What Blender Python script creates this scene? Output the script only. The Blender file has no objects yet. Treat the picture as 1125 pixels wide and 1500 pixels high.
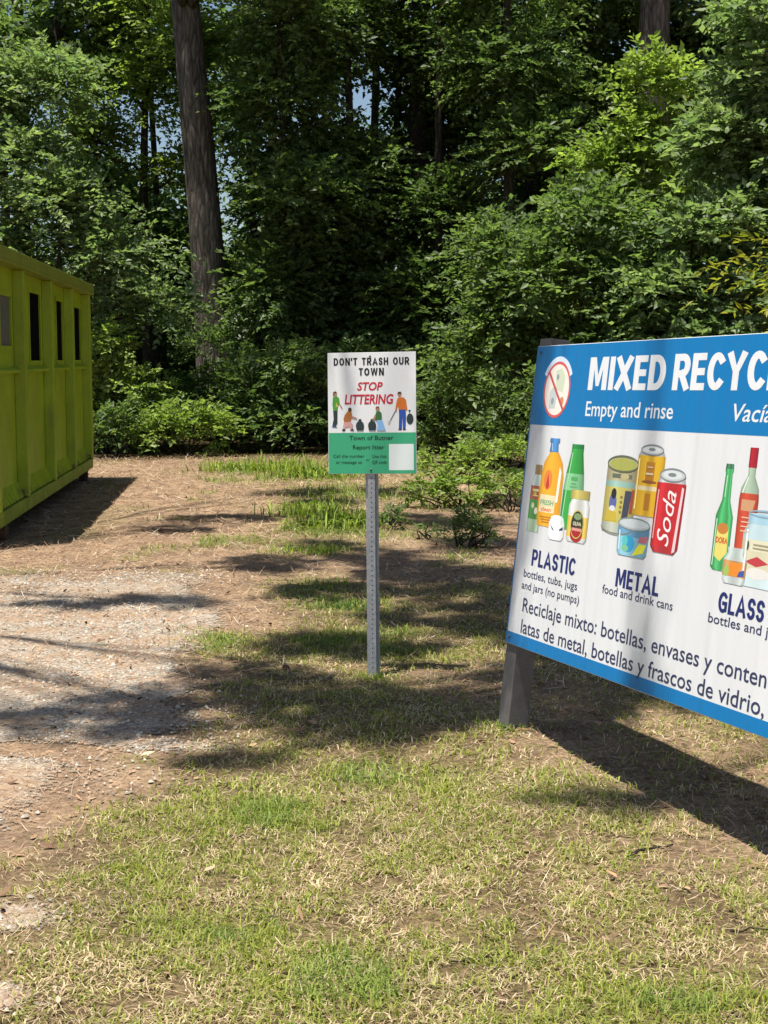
import bpy, math, random
import numpy as np
from mathutils import Matrix, Vector

# ------------------------------------------------------------------ scene, camera, sky, sun
SC = bpy.context.scene
COL = SC.collection
R = math.radians
cam_d = bpy.data.cameras.new('camera')
cam_d.sensor_fit = 'AUTO'; cam_d.sensor_width = 36.0; cam_d.lens = 49.92
cam_d.clip_start = 0.05; cam_d.clip_end = 600
cam = bpy.data.objects.new('camera', cam_d); COL.objects.link(cam)
cam.location = (0, 0, 1.65); cam.rotation_euler = (R(90 - 6.2), 0, 0)
SC.camera = cam

SUN = Vector((-0.187, -0.126, 0.974)).normalized()
W = bpy.data.worlds.new('World'); SC.world = W; W.use_nodes = True
wn = W.node_tree; bg = wn.nodes['Background']
sky = wn.nodes.new('ShaderNodeTexSky'); sky.sky_type = 'NISHITA'; sky.sun_disc = False
sky.sun_elevation = math.asin(SUN.z); sky.sun_rotation = math.atan2(SUN.x, SUN.y)
wn.links.new(sky.outputs['Color'], bg.inputs['Color']); bg.inputs['Strength'].default_value = 0.06
sd = bpy.data.lights.new('sun', 'SUN'); sd.energy = 4.8; sd.angle = R(0.53); sd.color = (1.0, 0.95, 0.87)
so = bpy.data.objects.new('sun', sd); COL.objects.link(so); so.location = (-6, -4, 30)
so.rotation_euler = SUN.to_track_quat('Z', 'Y').to_euler()
SC.view_settings.view_transform = 'Standard'; SC.view_settings.look = 'None'
SC.view_settings.exposure = 0.95; SC.view_settings.gamma = 1.0
SC.cycles.max_bounces = 8; SC.cycles.transparent_max_bounces = 8
SC.cycles.diffuse_bounces = 4; SC.cycles.use_denoising = True

rng = np.random.default_rng(11)
random.seed(5)

# ------------------------------------------------------------------ helpers
def tag(o, label=None, cat=None, group=None, kind=None):
    if label: o['label'] = label
    if cat: o['category'] = cat
    if group: o['group'] = group
    if kind: o['kind'] = kind
    return o

def empty(name, loc=(0, 0, 0), mat=None):
    o = bpy.data.objects.new(name, None); COL.objects.link(o)
    o.empty_display_size = 0.2
    if mat is not None: o.matrix_world = mat
    else: o.location = loc
    return o

def link(name, me, mat, parent=None, smooth=False):
    if mat is not None and len(me.materials) == 0: me.materials.append(mat)
    o = bpy.data.objects.new(name, me); COL.objects.link(o)
    if parent is not None: o.parent = parent
    if smooth: me.polygons.foreach_set('use_smooth', np.ones(len(me.polygons), bool))
    return o

def np_mesh(name, v, faces, col=None):
    """v (n,3); faces (m,k) constant k; col (n,3) point colours"""
    me = bpy.data.meshes.new(name)
    v = np.ascontiguousarray(v, np.float32); faces = np.ascontiguousarray(faces, np.int32)
    m, k = faces.shape
    me.vertices.add(len(v)); me.vertices.foreach_set('co', v.ravel())
    me.loops.add(m * k); me.loops.foreach_set('vertex_index', faces.ravel())
    me.polygons.add(m)
    me.polygons.foreach_set('loop_start', np.arange(0, m * k, k, dtype=np.int32))
    me.polygons.foreach_set('loop_total', np.full(m, k, np.int32))
    if col is not None:
        a = me.color_attributes.new('Col', 'FLOAT_COLOR', 'POINT')
        c = np.ones((len(v), 4), np.float32); c[:, :3] = col
        a.data.foreach_set('color', c.ravel())
    me.update(calc_edges=True)
    return me

class MB:
    def __init__(s): s.v = []; s.f = []; s.c = []
    def add(s, vs, fs, col=None):
        n = len(s.v); s.v += [tuple(x) for x in vs]
        s.f += [tuple(i + n for i in f) for f in fs]
        s.c += [col or (1, 1, 1)] * len(vs) if not (isinstance(col, list)) else col
    def box(s, x0, x1, y0, y1, z0, z1, col=None):
        vs = [(x0, y0, z0), (x1, y0, z0), (x1, y1, z0), (x0, y1, z0), (x0, y0, z1), (x1, y0, z1), (x1, y1, z1), (x0, y1, z1)]
        s.add(vs, [(0, 3, 2, 1), (4, 5, 6, 7), (0, 1, 5, 4), (1, 2, 6, 5), (2, 3, 7, 6), (3, 0, 4, 7)], col)
    def prism(s, prof, axis, a0, a1, col=None):
        """extrude a 2-D profile along an axis ('x','y','z')"""
        n = len(prof); vs = []
        for a in (a0, a1):
            for (p, q) in prof:
                vs.append({'x': (a, p, q), 'y': (p, a, q), 'z': (p, q, a)}[axis])
        fs = [tuple(range(n))[::-1], tuple(range(n, 2 * n))]
        for i in range(n):
            j = (i + 1) % n; fs.append((i, j, n + j, n + i))
        s.add(vs, fs, col)
    def tube(s, pts, rads, n=8, col=None, cap=True, wob=0.0):
        pts = [Vector(p) for p in pts]; rings = []; vs = []
        for i, p in enumerate(pts):
            d = (pts[min(i + 1, len(pts) - 1)] - pts[max(i - 1, 0)]).normalized()
            a = d.cross(Vector((0, 1, 0)) if abs(d.y) < 0.9 else Vector((1, 0, 0))).normalized(); b = d.cross(a)
            for k in range(n):
                t = 2 * math.pi * k / n; r = rads[i] * (1 + wob * (random.random() - .5))
                vs.append(p + a * (math.cos(t) * r) + b * (math.sin(t) * r))
        fs = []
        for i in range(len(pts) - 1):
            for k in range(n):
                k2 = (k + 1) % n; fs.append((i * n + k, i * n + k2, (i + 1) * n + k2, (i + 1) * n + k))
        if cap: fs.append(tuple(range(n))[::-1]); fs.append(tuple(range((len(pts) - 1) * n, len(pts) * n)))
        s.add(vs, fs, col)
    def build(s, name, mat, parent=None, smooth=False, bevel=0, color=False):
        me = bpy.data.meshes.new(name); me.from_pydata(s.v, [], s.f); me.update()
        if color:
            a = me.color_attributes.new('Col', 'FLOAT_COLOR', 'POINT')
            c = np.ones((len(s.v), 4), np.float32); c[:, :3] = np.array(s.c)
            a.data.foreach_set('color', c.ravel())
        o = link(name, me, mat, parent, smooth)
        if bevel:
            b = o.modifiers.new('bevel', 'BEVEL'); b.width = bevel; b.segments = 2; b.limit_method = 'ANGLE'
        return o

# value noise in numpy
_tab = np.random.default_rng(3).random((256, 256))
def vnoise(x, y):
    xi = np.floor(x).astype(int); yi = np.floor(y).astype(int); fx = x - xi; fy = y - yi
    fx = fx * fx * (3 - 2 * fx); fy = fy * fy * (3 - 2 * fy)
    g = lambda a, b: _tab[a % 256, b % 256]
    return (g(xi, yi) * (1 - fx) + g(xi + 1, yi) * fx) * (1 - fy) + (g(xi, yi + 1) * (1 - fx) + g(xi + 1, yi + 1) * fx) * fy
def fbm(x, y, o=4):
    s = 0; a = .5; t = 0
    for i in range(o):
        s = s + a * vnoise(x * 2 ** i + 17.3 * i, y * 2 ** i + 5.1 * i); t += a; a *= .5
    return s / t
def sm(a, b, x): t = np.clip((x - a) / (b - a), 0, 1); return t * t * (3 - 2 * t)

def ground_h(x, y):
    x = np.asarray(x, float); y = np.asarray(y, float)
    near = 1 - sm(24, 34, y)
    h = (fbm(x * .8 + 3, y * .8, 3) - .5) * .05 + (fbm(x * 4 + 9, y * 4, 2) - .5) * .018
    mound = .035 * np.exp(-(((x - .66) / .28) ** 2 + ((y - 6.05) / .25) ** 2))
    return h + mound + (1 - near) * .25 * (fbm(x * .2, y * .2, 2))

GRAV = np.array([(-9, 4.3), (-2.2, 4.35), (-1.38, 4.5), (-1.18, 5.03), (-1.02, 5.37), (-.92, 5.85), (-1.02, 6.42), (-1.1, 7.3), (-1.12, 8.17), (-1.16, 9.4), (-1.3, 10.6), (-1.6, 10.9), (-2.6, 11.0), (-9, 11.2)])
def poly_sd(P, x, y):
    """signed distance to polygon (positive inside)"""
    x = np.asarray(x, float); y = np.asarray(y, float)
    d = np.full(x.shape, 1e9); ins = np.zeros(x.shape, bool); n = len(P)
    for i in range(n):
        a = P[i]; b = P[(i + 1) % n]; e = b - a
        t = np.clip(((x - a[0]) * e[0] + (y - a[1]) * e[1]) / (e @ e), 0, 1)
        d = np.minimum(d, np.hypot(x - a[0] - t * e[0], y - a[1] - t * e[1]))
        c = ((a[1] > y) != (b[1] > y)) & (x < (b[0] - a[0]) * (y - a[1]) / (b[1] - a[1] + 1e-12) + a[0]); ins ^= c
    return np.where(ins, d, -d)
def gravel_mask(x, y):
    d = poly_sd(GRAV, x, y) + (fbm(x * 1.7, y * 1.7, 4) - .5) * .7
    g = sm(-.35, .38, d)
    g = g * (1 - .55 * sm(8.5, 11.0, y)) * (.72 + .45 * sm(.3, .55, fbm(x * 2.3 + 11, y * 1.3, 4)))
    # a band of needles blown across the stones, and the small bare patches close to the camera
    band = np.exp(-((y - 5.75 - .12 * np.sin(x * 3)) / .16) ** 2) * (x < -.6)
    g = g * (1 - .85 * band)
    for (cx, cy, a, b) in ((-1.02, 3.5, .16, .1), (-1.12, 4.02, .2, .14), (.72, 6.02, .16, .1)):
        g = np.maximum(g, .9 * np.exp(-(((x - cx) / a) ** 2 + ((y - cy) / b) ** 2)))
    return g
GREEN = [(-.55, 10.2, .35, .6, 1), (-.45, 9.4, .3, .45, .9), (-.2, 9.3, .25, .4, .9), (-.95, 8.0, .2, .35, .8), (-.42, 13.6, .7, 1.3, 1), (-.5, 17, .9, 1.6, .9), (-1.0, 19.5, 1.0, .9, 1),
         (-2.1, 20.5, .8, 1.0, .8), (-1.1, 15.5, .3, .5, .6), (-.75, 12.2, .35, .4, .8), (.6, 16.0, .4, .5, .6), (.55, 13.0, .3, .4, .6), (.75, 3.5, .3, .2, .7), (-.45, 5.0, .35, .4, .6),
         (0.2, 5.3, .4, .35, .5), (1.2, 20.5, 1.5, 1.2, .7), (-.5, 3.9, .25, .2, .7), (-1.0, 5.7, .1, .12, .5)]
def lawn_mask(x, y):
    """how much short turf there is"""
    d = poly_sd(np.array([(-1.5, 2.0), (-1.42, 4.1), (-1.15, 4.6), (-1.05, 5.1), (-.9, 5.8), (-.92, 6.6), (-.98, 7.8), (-.8, 9), (-.6, 10.5), (.4, 10.5), (.9, 9.2), (3.5, 9), (3.5, 2)]), x, y) + (fbm(x * 1.5 + 40, y * 1.5, 3) - .5) * .6
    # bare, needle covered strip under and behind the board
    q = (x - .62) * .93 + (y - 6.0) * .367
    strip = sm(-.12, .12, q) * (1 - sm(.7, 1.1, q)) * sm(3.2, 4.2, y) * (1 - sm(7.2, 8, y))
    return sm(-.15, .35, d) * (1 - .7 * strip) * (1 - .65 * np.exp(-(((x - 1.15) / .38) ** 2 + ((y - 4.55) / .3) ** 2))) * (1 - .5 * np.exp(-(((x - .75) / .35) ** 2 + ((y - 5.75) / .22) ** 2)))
def green_mask(x, y):
    g = sm(.50, .74, fbm(x * 1.4 + 70, y * 1.1 + 7, 4)) * .75
    for (cx, cy, a, b, w) in GREEN:
        g = np.maximum(g, w * np.exp(-(((x - cx) / a) ** 2 + ((y - cy) / b) ** 2)) * (.55 + .9 * fbm(x * 3, y * 2.2, 3)))
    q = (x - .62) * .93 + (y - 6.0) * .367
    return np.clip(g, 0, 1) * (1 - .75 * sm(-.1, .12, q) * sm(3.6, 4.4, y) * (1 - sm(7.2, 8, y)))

# ------------------------------------------------------------------ materials
def mat(name):
    m = bpy.data.materials.new(name); m.use_nodes = True
    nt = m.node_tree; return m, nt, nt.nodes['Principled BSDF']
def N(nt, t, **k):
    n = nt.nodes.new(t)
    for a, b in k.items(): setattr(n, a, b)
    return n
def noise(nt, scale, detail=4, rough=.6, vec=None, dim='3D'):
    n = N(nt, 'ShaderNodeTexNoise'); n.inputs['Scale'].default_value = scale; n.inputs['Detail'].default_value = detail
    n.inputs['Roughness'].default_value = rough
    if vec is not None: nt.links.new(vec, n.inputs['Vector'])
    return n
def ramp(nt, fac, stops):
    r = N(nt, 'ShaderNodeValToRGB'); e = r.color_ramp.elements
    while len(e) < len(stops): e.new(.5)
    for i, (p, c) in enumerate(stops): e[i].position = p; e[i].color = (*c, 1) if len(c) == 3 else c
    nt.links.new(fac, r.inputs['Fac']); return r
def mix(nt, fac, a, b, mode='MIX'):
    m = N(nt, 'ShaderNodeMix', data_type='RGBA', blend_type=mode)
    for s, v in ((0, fac), (6, a), (7, b)):
        if isinstance(v, (int, float)): m.inputs[s].default_value = v
        elif isinstance(v, tuple): m.inputs[s].default_value = (*v, 1)
        else: nt.links.new(v, m.inputs[s])
    return m.outputs[2]
def bump(nt, h, bs, strength=.4, dist=.01):
    b = N(nt, 'ShaderNodeBump'); b.inputs['Strength'].default_value = strength; b.inputs['Distance'].default_value = dist
    nt.links.new(h, b.inputs['Height']); nt.links.new(b.outputs['Normal'], bs.inputs['Normal']); return b
def objco(nt, sc=(1, 1, 1)):
    t = N(nt, 'ShaderNodeTexCoord'); mp = N(nt, 'ShaderNodeMapping'); mp.inputs['Scale'].default_value = sc
    nt.links.new(t.outputs['Object'], mp.inputs['Vector']); return mp.outputs['Vector']
def attr(nt, n='Col'):
    a = N(nt, 'ShaderNodeAttribute'); a.attribute_name = n; return a

def leaf_mat(name, rough=.42, spec=.45, trans=.35):
    m, nt, b = mat(name)
    a = attr(nt); b.inputs['Roughness'].default_value = rough; b.inputs['Specular IOR Level'].default_value = spec
    nt.links.new(a.outputs['Color'], b.inputs['Base Color'])
    t = N(nt, 'ShaderNodeBsdfTranslucent')
    c = mix(nt, 1.0, a.outputs['Color'], (1.3, 1.45, .75), 'MULTIPLY'); nt.links.new(c, t.inputs['Color'])
    mx = N(nt, 'ShaderNodeMixShader'); mx.inputs[0].default_value = trans
    nt.links.new(b.outputs[0], mx.inputs[1]); nt.links.new(t.outputs[0], mx.inputs[2])
    nt.links.new(mx.outputs[0], nt.nodes['Material Output'].inputs['Surface']); return m
M_LEAF = leaf_mat('leaf', .5, .38, .48)
M_GRASS = leaf_mat('grass_blade', .6, .25, .3)
def attr_mat(name, rough=.8, spec=.2):
    m, nt, b = mat(name); nt.links.new(attr(nt).outputs['Color'], b.inputs['Base Color'])
    b.inputs['Roughness'].default_value = rough; b.inputs['Specular IOR Level'].default_value = spec; return m
M_DEBRIS = attr_mat('dry_litter', .85)
M_STONE = attr_mat('stone', .8)

def bark_mat(name, dark, light, sc=1.0):
    m, nt, b = mat(name)
    v = objco(nt, (9 * sc, 9 * sc, 1.6 * sc)); n1 = noise(nt, 1.2, 6, .7, v)
    vo = N(nt, 'ShaderNodeTexVoronoi', feature='DISTANCE_TO_EDGE'); vo.inputs['Scale'].default_value = 1.1; nt.links.new(v, vo.inputs['Vector'])
    r = ramp(nt, n1.outputs['Fac'], [(.3, dark), (.55, tuple((a + c) / 2 for a, c in zip(dark, light))), (.75, light)])
    r2 = ramp(nt, vo.outputs['Distance'], [(0, (.4, .38, .36)), (.16, (1, 1, 1))])
    c = mix(nt, .8, r.outputs['Color'], r2.outputs['Color'], 'MULTIPLY')
    n2 = noise(nt, 1.3, 3, .5, objco(nt)); r3 = ramp(nt, n2.outputs['Fac'], [(.4, (.8, .8, .8)), (.65, (1.15, 1.12, 1.05))])
    nt.links.new(mix(nt, 1.0, c, r3.outputs['Color'], 'MULTIPLY'), b.inputs['Base Color'])
    b.inputs['Roughness'].default_value = .9; b.inputs['Specular IOR Level'].default_value = .15
    mm = N(nt, 'ShaderNodeMath', operation='ADD'); nt.links.new(vo.outputs['Distance'], mm.inputs[0]); nt.links.new(n1.outputs['Fac'], mm.inputs[1])
    bump(nt, mm.outputs[0], b, 1.0, .06); return m
M_PINE = bark_mat('pine_bark', (.085, .075, .068), (.235, .205, .185), 1.15)
M_BARK = bark_mat('dark_bark', (.03, .026, .022), (.12, .1, .08), 1.6)

def ground_mat():
    m, nt, b = mat('soil')
    g = N(nt, 'ShaderNodeNewGeometry'); P = g.outputs['Position']
    a = attr(nt); sep = N(nt, 'ShaderNodeSeparateColor'); nt.links.new(a.outputs['Color'], sep.inputs['Color'])
    n1 = noise(nt, 40, 6, .75, P); n2 = noise(nt, 3.5, 5, .65, P); n3 = noise(nt, 220, 3, .6, P)
    straw = ramp(nt, n1.outputs['Fac'], [(.25, (.085, .052, .032)), (.48, (.235, .165, .108)), (.62, (.37, .27, .18)), (.8, (.52, .41, .29))])
    turf = ramp(nt, n1.outputs['Fac'], [(.25, (.05, .036, .02)), (.5, (.15, .112, .06)), (.7, (.32, .25, .14))])
    dirt = ramp(nt, n2.outputs['Fac'], [(.35, (.55, .5, .5)), (.6, (1.1, 1.05, 1.0))])
    c = mix(nt, sep.outputs['Red'], straw.outputs['Color'], turf.outputs['Color'])
    gr = ramp(nt, n3.outputs['Fac'], [(.3, (.05, .08, .02)), (.7, (.13, .17, .04))])
    f = N(nt, 'ShaderNodeMath', operation='MULTIPLY'); nt.links.new(sep.outputs['Green'], f.inputs[0]); f.inputs[1].default_value = .55
    c = mix(nt, f.outputs[0], c, gr.outputs['Color'])
    c = mix(nt, .8, c, dirt.outputs['Color'], 'MULTIPLY')
    fl = ramp(nt, sep.outputs['Blue'], [(0, (1, 1, 1)), (1, (.2, .21, .14))])   # forest floor, ground colour darkened
    c = mix(nt, 1.0, c, fl.outputs['Color'], 'MULTIPLY')
    nt.links.new(c, b.inputs['Base Color']); b.inputs['Roughness'].default_value = .95; b.inputs['Specular IOR Level'].default_value = .1
    bump(nt, n1.outputs['Fac'], b, .8, .02); return m
M_GROUND = ground_mat()
def gravel_mat():
    m, nt, b = mat('gravel')
    g = N(nt, 'ShaderNodeNewGeometry'); P = g.outputs['Position']
    vo = N(nt, 'ShaderNodeTexVoronoi'); vo.inputs['Scale'].default_value = 75; nt.links.new(P, vo.inputs['Vector'])
    ve = N(nt, 'ShaderNodeTexVoronoi', feature='DISTANCE_TO_EDGE'); ve.inputs['Scale'].default_value = 75; nt.links.new(P, ve.inputs['Vector'])
    n2 = noise(nt, 2.5, 5, .6, P); n1 = noise(nt, 30, 5, .7, P)
    st = N(nt, 'ShaderNodeSeparateColor'); nt.links.new(vo.outputs['Color'], st.inputs['Color'])
    c = ramp(nt, st.outputs['Red'], [(.1, (.21, .185, .15)), (.5, (.35, .315, .26)), (.95, (.50, .465, .40))]).outputs['Color']
    cr = ramp(nt, ve.outputs['Distance'], [(0, (.5, .45, .4)), (.12, (1, 1, 1))]).outputs['Color']
    c = mix(nt, 1.0, c, cr, 'MULTIPLY')
    br = ramp(nt, n1.outputs['Fac'], [(.3, (.17, .1, .06)), (.7, (.40, .29, .19))]).outputs['Color']
    fr = ramp(nt, n2.outputs['Fac'], [(.37, (0, 0, 0)), (.62, (.88, .88, .88))]).outputs['Color']
    c = mix(nt, fr, c, br); nt.links.new(c, b.inputs['Base Color'])
    b.inputs['Roughness'].default_value = .9; b.inputs['Specular IOR Level'].default_value = .2
    bump(nt, ve.outputs['Distance'], b, .8, .012)
    a = attr(nt); sep = N(nt, 'ShaderNodeSeparateColor'); nt.links.new(a.outputs['Color'], sep.inputs['Color'])
    nn = noise(nt, 34, 8, .85, P); th = N(nt, 'ShaderNodeMath', operation='SUBTRACT'); nt.links.new(sep.outputs['Red'], th.inputs[0])
    mr = N(nt, 'ShaderNodeMapRange'); mr.inputs[1].default_value = .25; mr.inputs[2].default_value = .75; nt.links.new(nn.outputs['Fac'], mr.inputs[0])
    nt.links.new(mr.outputs[0], th.inputs[1])
    gt = N(nt, 'ShaderNodeMath', operation='GREATER_THAN'); nt.links.new(th.outputs[0], gt.inputs[0]); gt.inputs[1].default_value = 0.0
    tr = N(nt, 'ShaderNodeBsdfTransparent'); mx = N(nt, 'ShaderNodeMixShader')
    nt.links.new(gt.outputs[0], mx.inputs[0]); nt.links.new(tr.outputs[0], mx.inputs[1]); nt.links.new(b.outputs[0], mx.inputs[2])
    nt.links.new(mx.outputs[0], nt.nodes['Material Output'].inputs['Surface']); return m
M_GRAVEL = gravel_mat()

def paint_mat(name, base, dirt=.5, rough=.5):
    m, nt, b = mat(name)
    n1 = noise(nt, 2.2, 5, .65, objco(nt)); n2 = noise(nt, 3, 5, .7, objco(nt, (4, 4, .5)))
    c1 = ramp(nt, n1.outputs['Fac'], [(.3, tuple(x * .78 for x in base)), (.7, tuple(x * 1.12 for x in base))]).outputs['Color']
    f = ramp(nt, n2.outputs['Fac'], [(.56, (0, 0, 0)), (.78, (dirt, dirt, dirt))]).outputs['Color']
    c = mix(nt, f, c1, (.16, .13, .04))
    n3 = noise(nt, 26, 4, .7, objco(nt)); s = ramp(nt, n3.outputs['Fac'], [(.7, (0, 0, 0)), (.74, (.6, .6, .6))]).outputs['Color']
    c = mix(nt, s, c, (.13, .07, .03)); nt.links.new(c, b.inputs['Base Color'])
    t = N(nt, 'ShaderNodeTexCoord'); sp = N(nt, 'ShaderNodeSeparateXYZ'); nt.links.new(t.outputs['Object'], sp.inputs[0])
    mr = N(nt, 'ShaderNodeMapRange'); mr.inputs[1].default_value = .75; mr.inputs[2].default_value = .2; mr.inputs[3].default_value = -.3; mr.inputs[4].default_value = .25; nt.links.new(sp.outputs['Z'], mr.inputs[0])
    n4 = noise(nt, 7, 6, .75, objco(nt)); ad = N(nt, 'ShaderNodeMath', operation='ADD'); nt.links.new(mr.outputs[0], ad.inputs[0]); nt.links.new(n4.outputs['Fac'], ad.inputs[1])
    rf = ramp(nt, ad.outputs[0], [(.60, (0, 0, 0)), (.72, (.8, .8, .8))]).outputs['Color']; c = mix(nt, rf, c, (.085, .05, .025)); nt.links.new(c, b.inputs['Base Color'])
    b.inputs['Roughness'].default_value = rough
    bump(nt, n1.outputs['Fac'], b, .6, .035); return m
M_LIME = paint_mat('lime_paint', (.30, .40, .005), .6)
M_LIMEDARK = paint_mat('weathered_lime_paint', (.21, .25, .02), .8)
def simple(name, col, rough=.6, metal=0, nz=0, sc=8, spec=.5):
    m, nt, b = mat(name); b.inputs['Roughness'].default_value = rough; b.inputs['Metallic'].default_value = metal
    b.inputs['Specular IOR Level'].default_value = spec
    n1 = noise(nt, sc, 5, .65, objco(nt)); d = nz
    c = ramp(nt, n1.outputs['Fac'], [(.3, tuple(x * (1 - d) for x in col)), (.7, tuple(min(1, x * (1 + d)) for x in col))])
    nt.links.new(c.outputs['Color'], b.inputs['Base Color']); return m
M_LIMERAIL = simple('rail_lime_paint', (.22, .28, .012), .6, 0, .35, 5)
M_BLACK = simple('dark_interior', (.008, .008, .008), .95, 0, .3, 8, .0)
M_MESH = simple('dusty_screen', (.10, .10, .07), .8, 0, .4, 40)
M_RUST = simple('rusty_steel', (.09, .05, .03), .85, 0, .5)
M_POST = simple('grey_composite', (.125, .115, .11), .65, 0, .22, 14)
M_BOLT = simple('bolt_steel', (.16, .16, .155), .6, .5, .2, 60)

def galv_mat():
    m, nt, b = mat('galvanised_steel'); b.inputs['Roughness'].default_value = .5; b.inputs['Metallic'].default_value = .55
    n1 = noise(nt, 50, 4, .6, objco(nt)); c = ramp(nt, n1.outputs['Fac'], [(.3, (.30, .31, .32)), (.7, (.48, .49, .50))]).outputs['Color']
    t = N(nt, 'ShaderNodeTexCoord'); s = N(nt, 'ShaderNodeSeparateXYZ'); nt.links.new(t.outputs['Object'], s.inputs[0])
    def mth(op, a, bb):
        q = N(nt, 'ShaderNodeMath', operation=op)
        for i, v in enumerate((a, bb)):
            if isinstance(v, (int, float)): q.inputs[i].default_value = v
            else: nt.links.new(v, q.inputs[i])
        return q.outputs[0]
    z = mth('FRACT', mth('DIVIDE', s.outputs['Z'], .0254), 0); dz = mth('MULTIPLY', mth('SUBTRACT', z, .5), .0254)
    d = mth('SQRT', mth('ADD', mth('MULTIPLY', dz, dz), mth('MULTIPLY', s.outputs['X'], s.outputs['X'])), 0)
    h = mth('LESS_THAN', d, .0036); c = mix(nt, h, c, (.012, .012, .012)); nt.links.new(c, b.inputs['Base Color'])
    mt = mth('MULTIPLY', mth('SUBTRACT', 1, h), .55); nt.links.new(mt, b.inputs['Metallic']); return m
M_GALV = galv_mat()

def print_mat(name, ripple, rough=.42):
    """printed vinyl: colour from the print itself, slightly rippled sheet"""
    m, nt, b = mat(name); a = attr(nt); nt.links.new(a.outputs['Color'], b.inputs['Base Color'])
    b.inputs['Roughness'].default_value = rough; b.inputs['Specular IOR Level'].default_value = .35
    if ripple:
        n = noise(nt, 1.0, 2, .5, objco(nt, (7.5, 1, .55))); n2 = noise(nt, 1.0, 1, .5, objco(nt, (38, 1, 1.2)))
        ad = N(nt, 'ShaderNodeMath', operation='MULTIPLY_ADD'); nt.links.new(n2.outputs['Fac'], ad.inputs[0]); ad.inputs[1].default_value = .02
        nt.links.new(n.outputs['Fac'], ad.inputs[2]); bump(nt, ad.outputs[0], b, 1.0, ripple)
    return m
M_BILL = print_mat('rippled_vinyl_print', .02)
M_SIGN = print_mat('sign_print', 0.0015)

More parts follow.
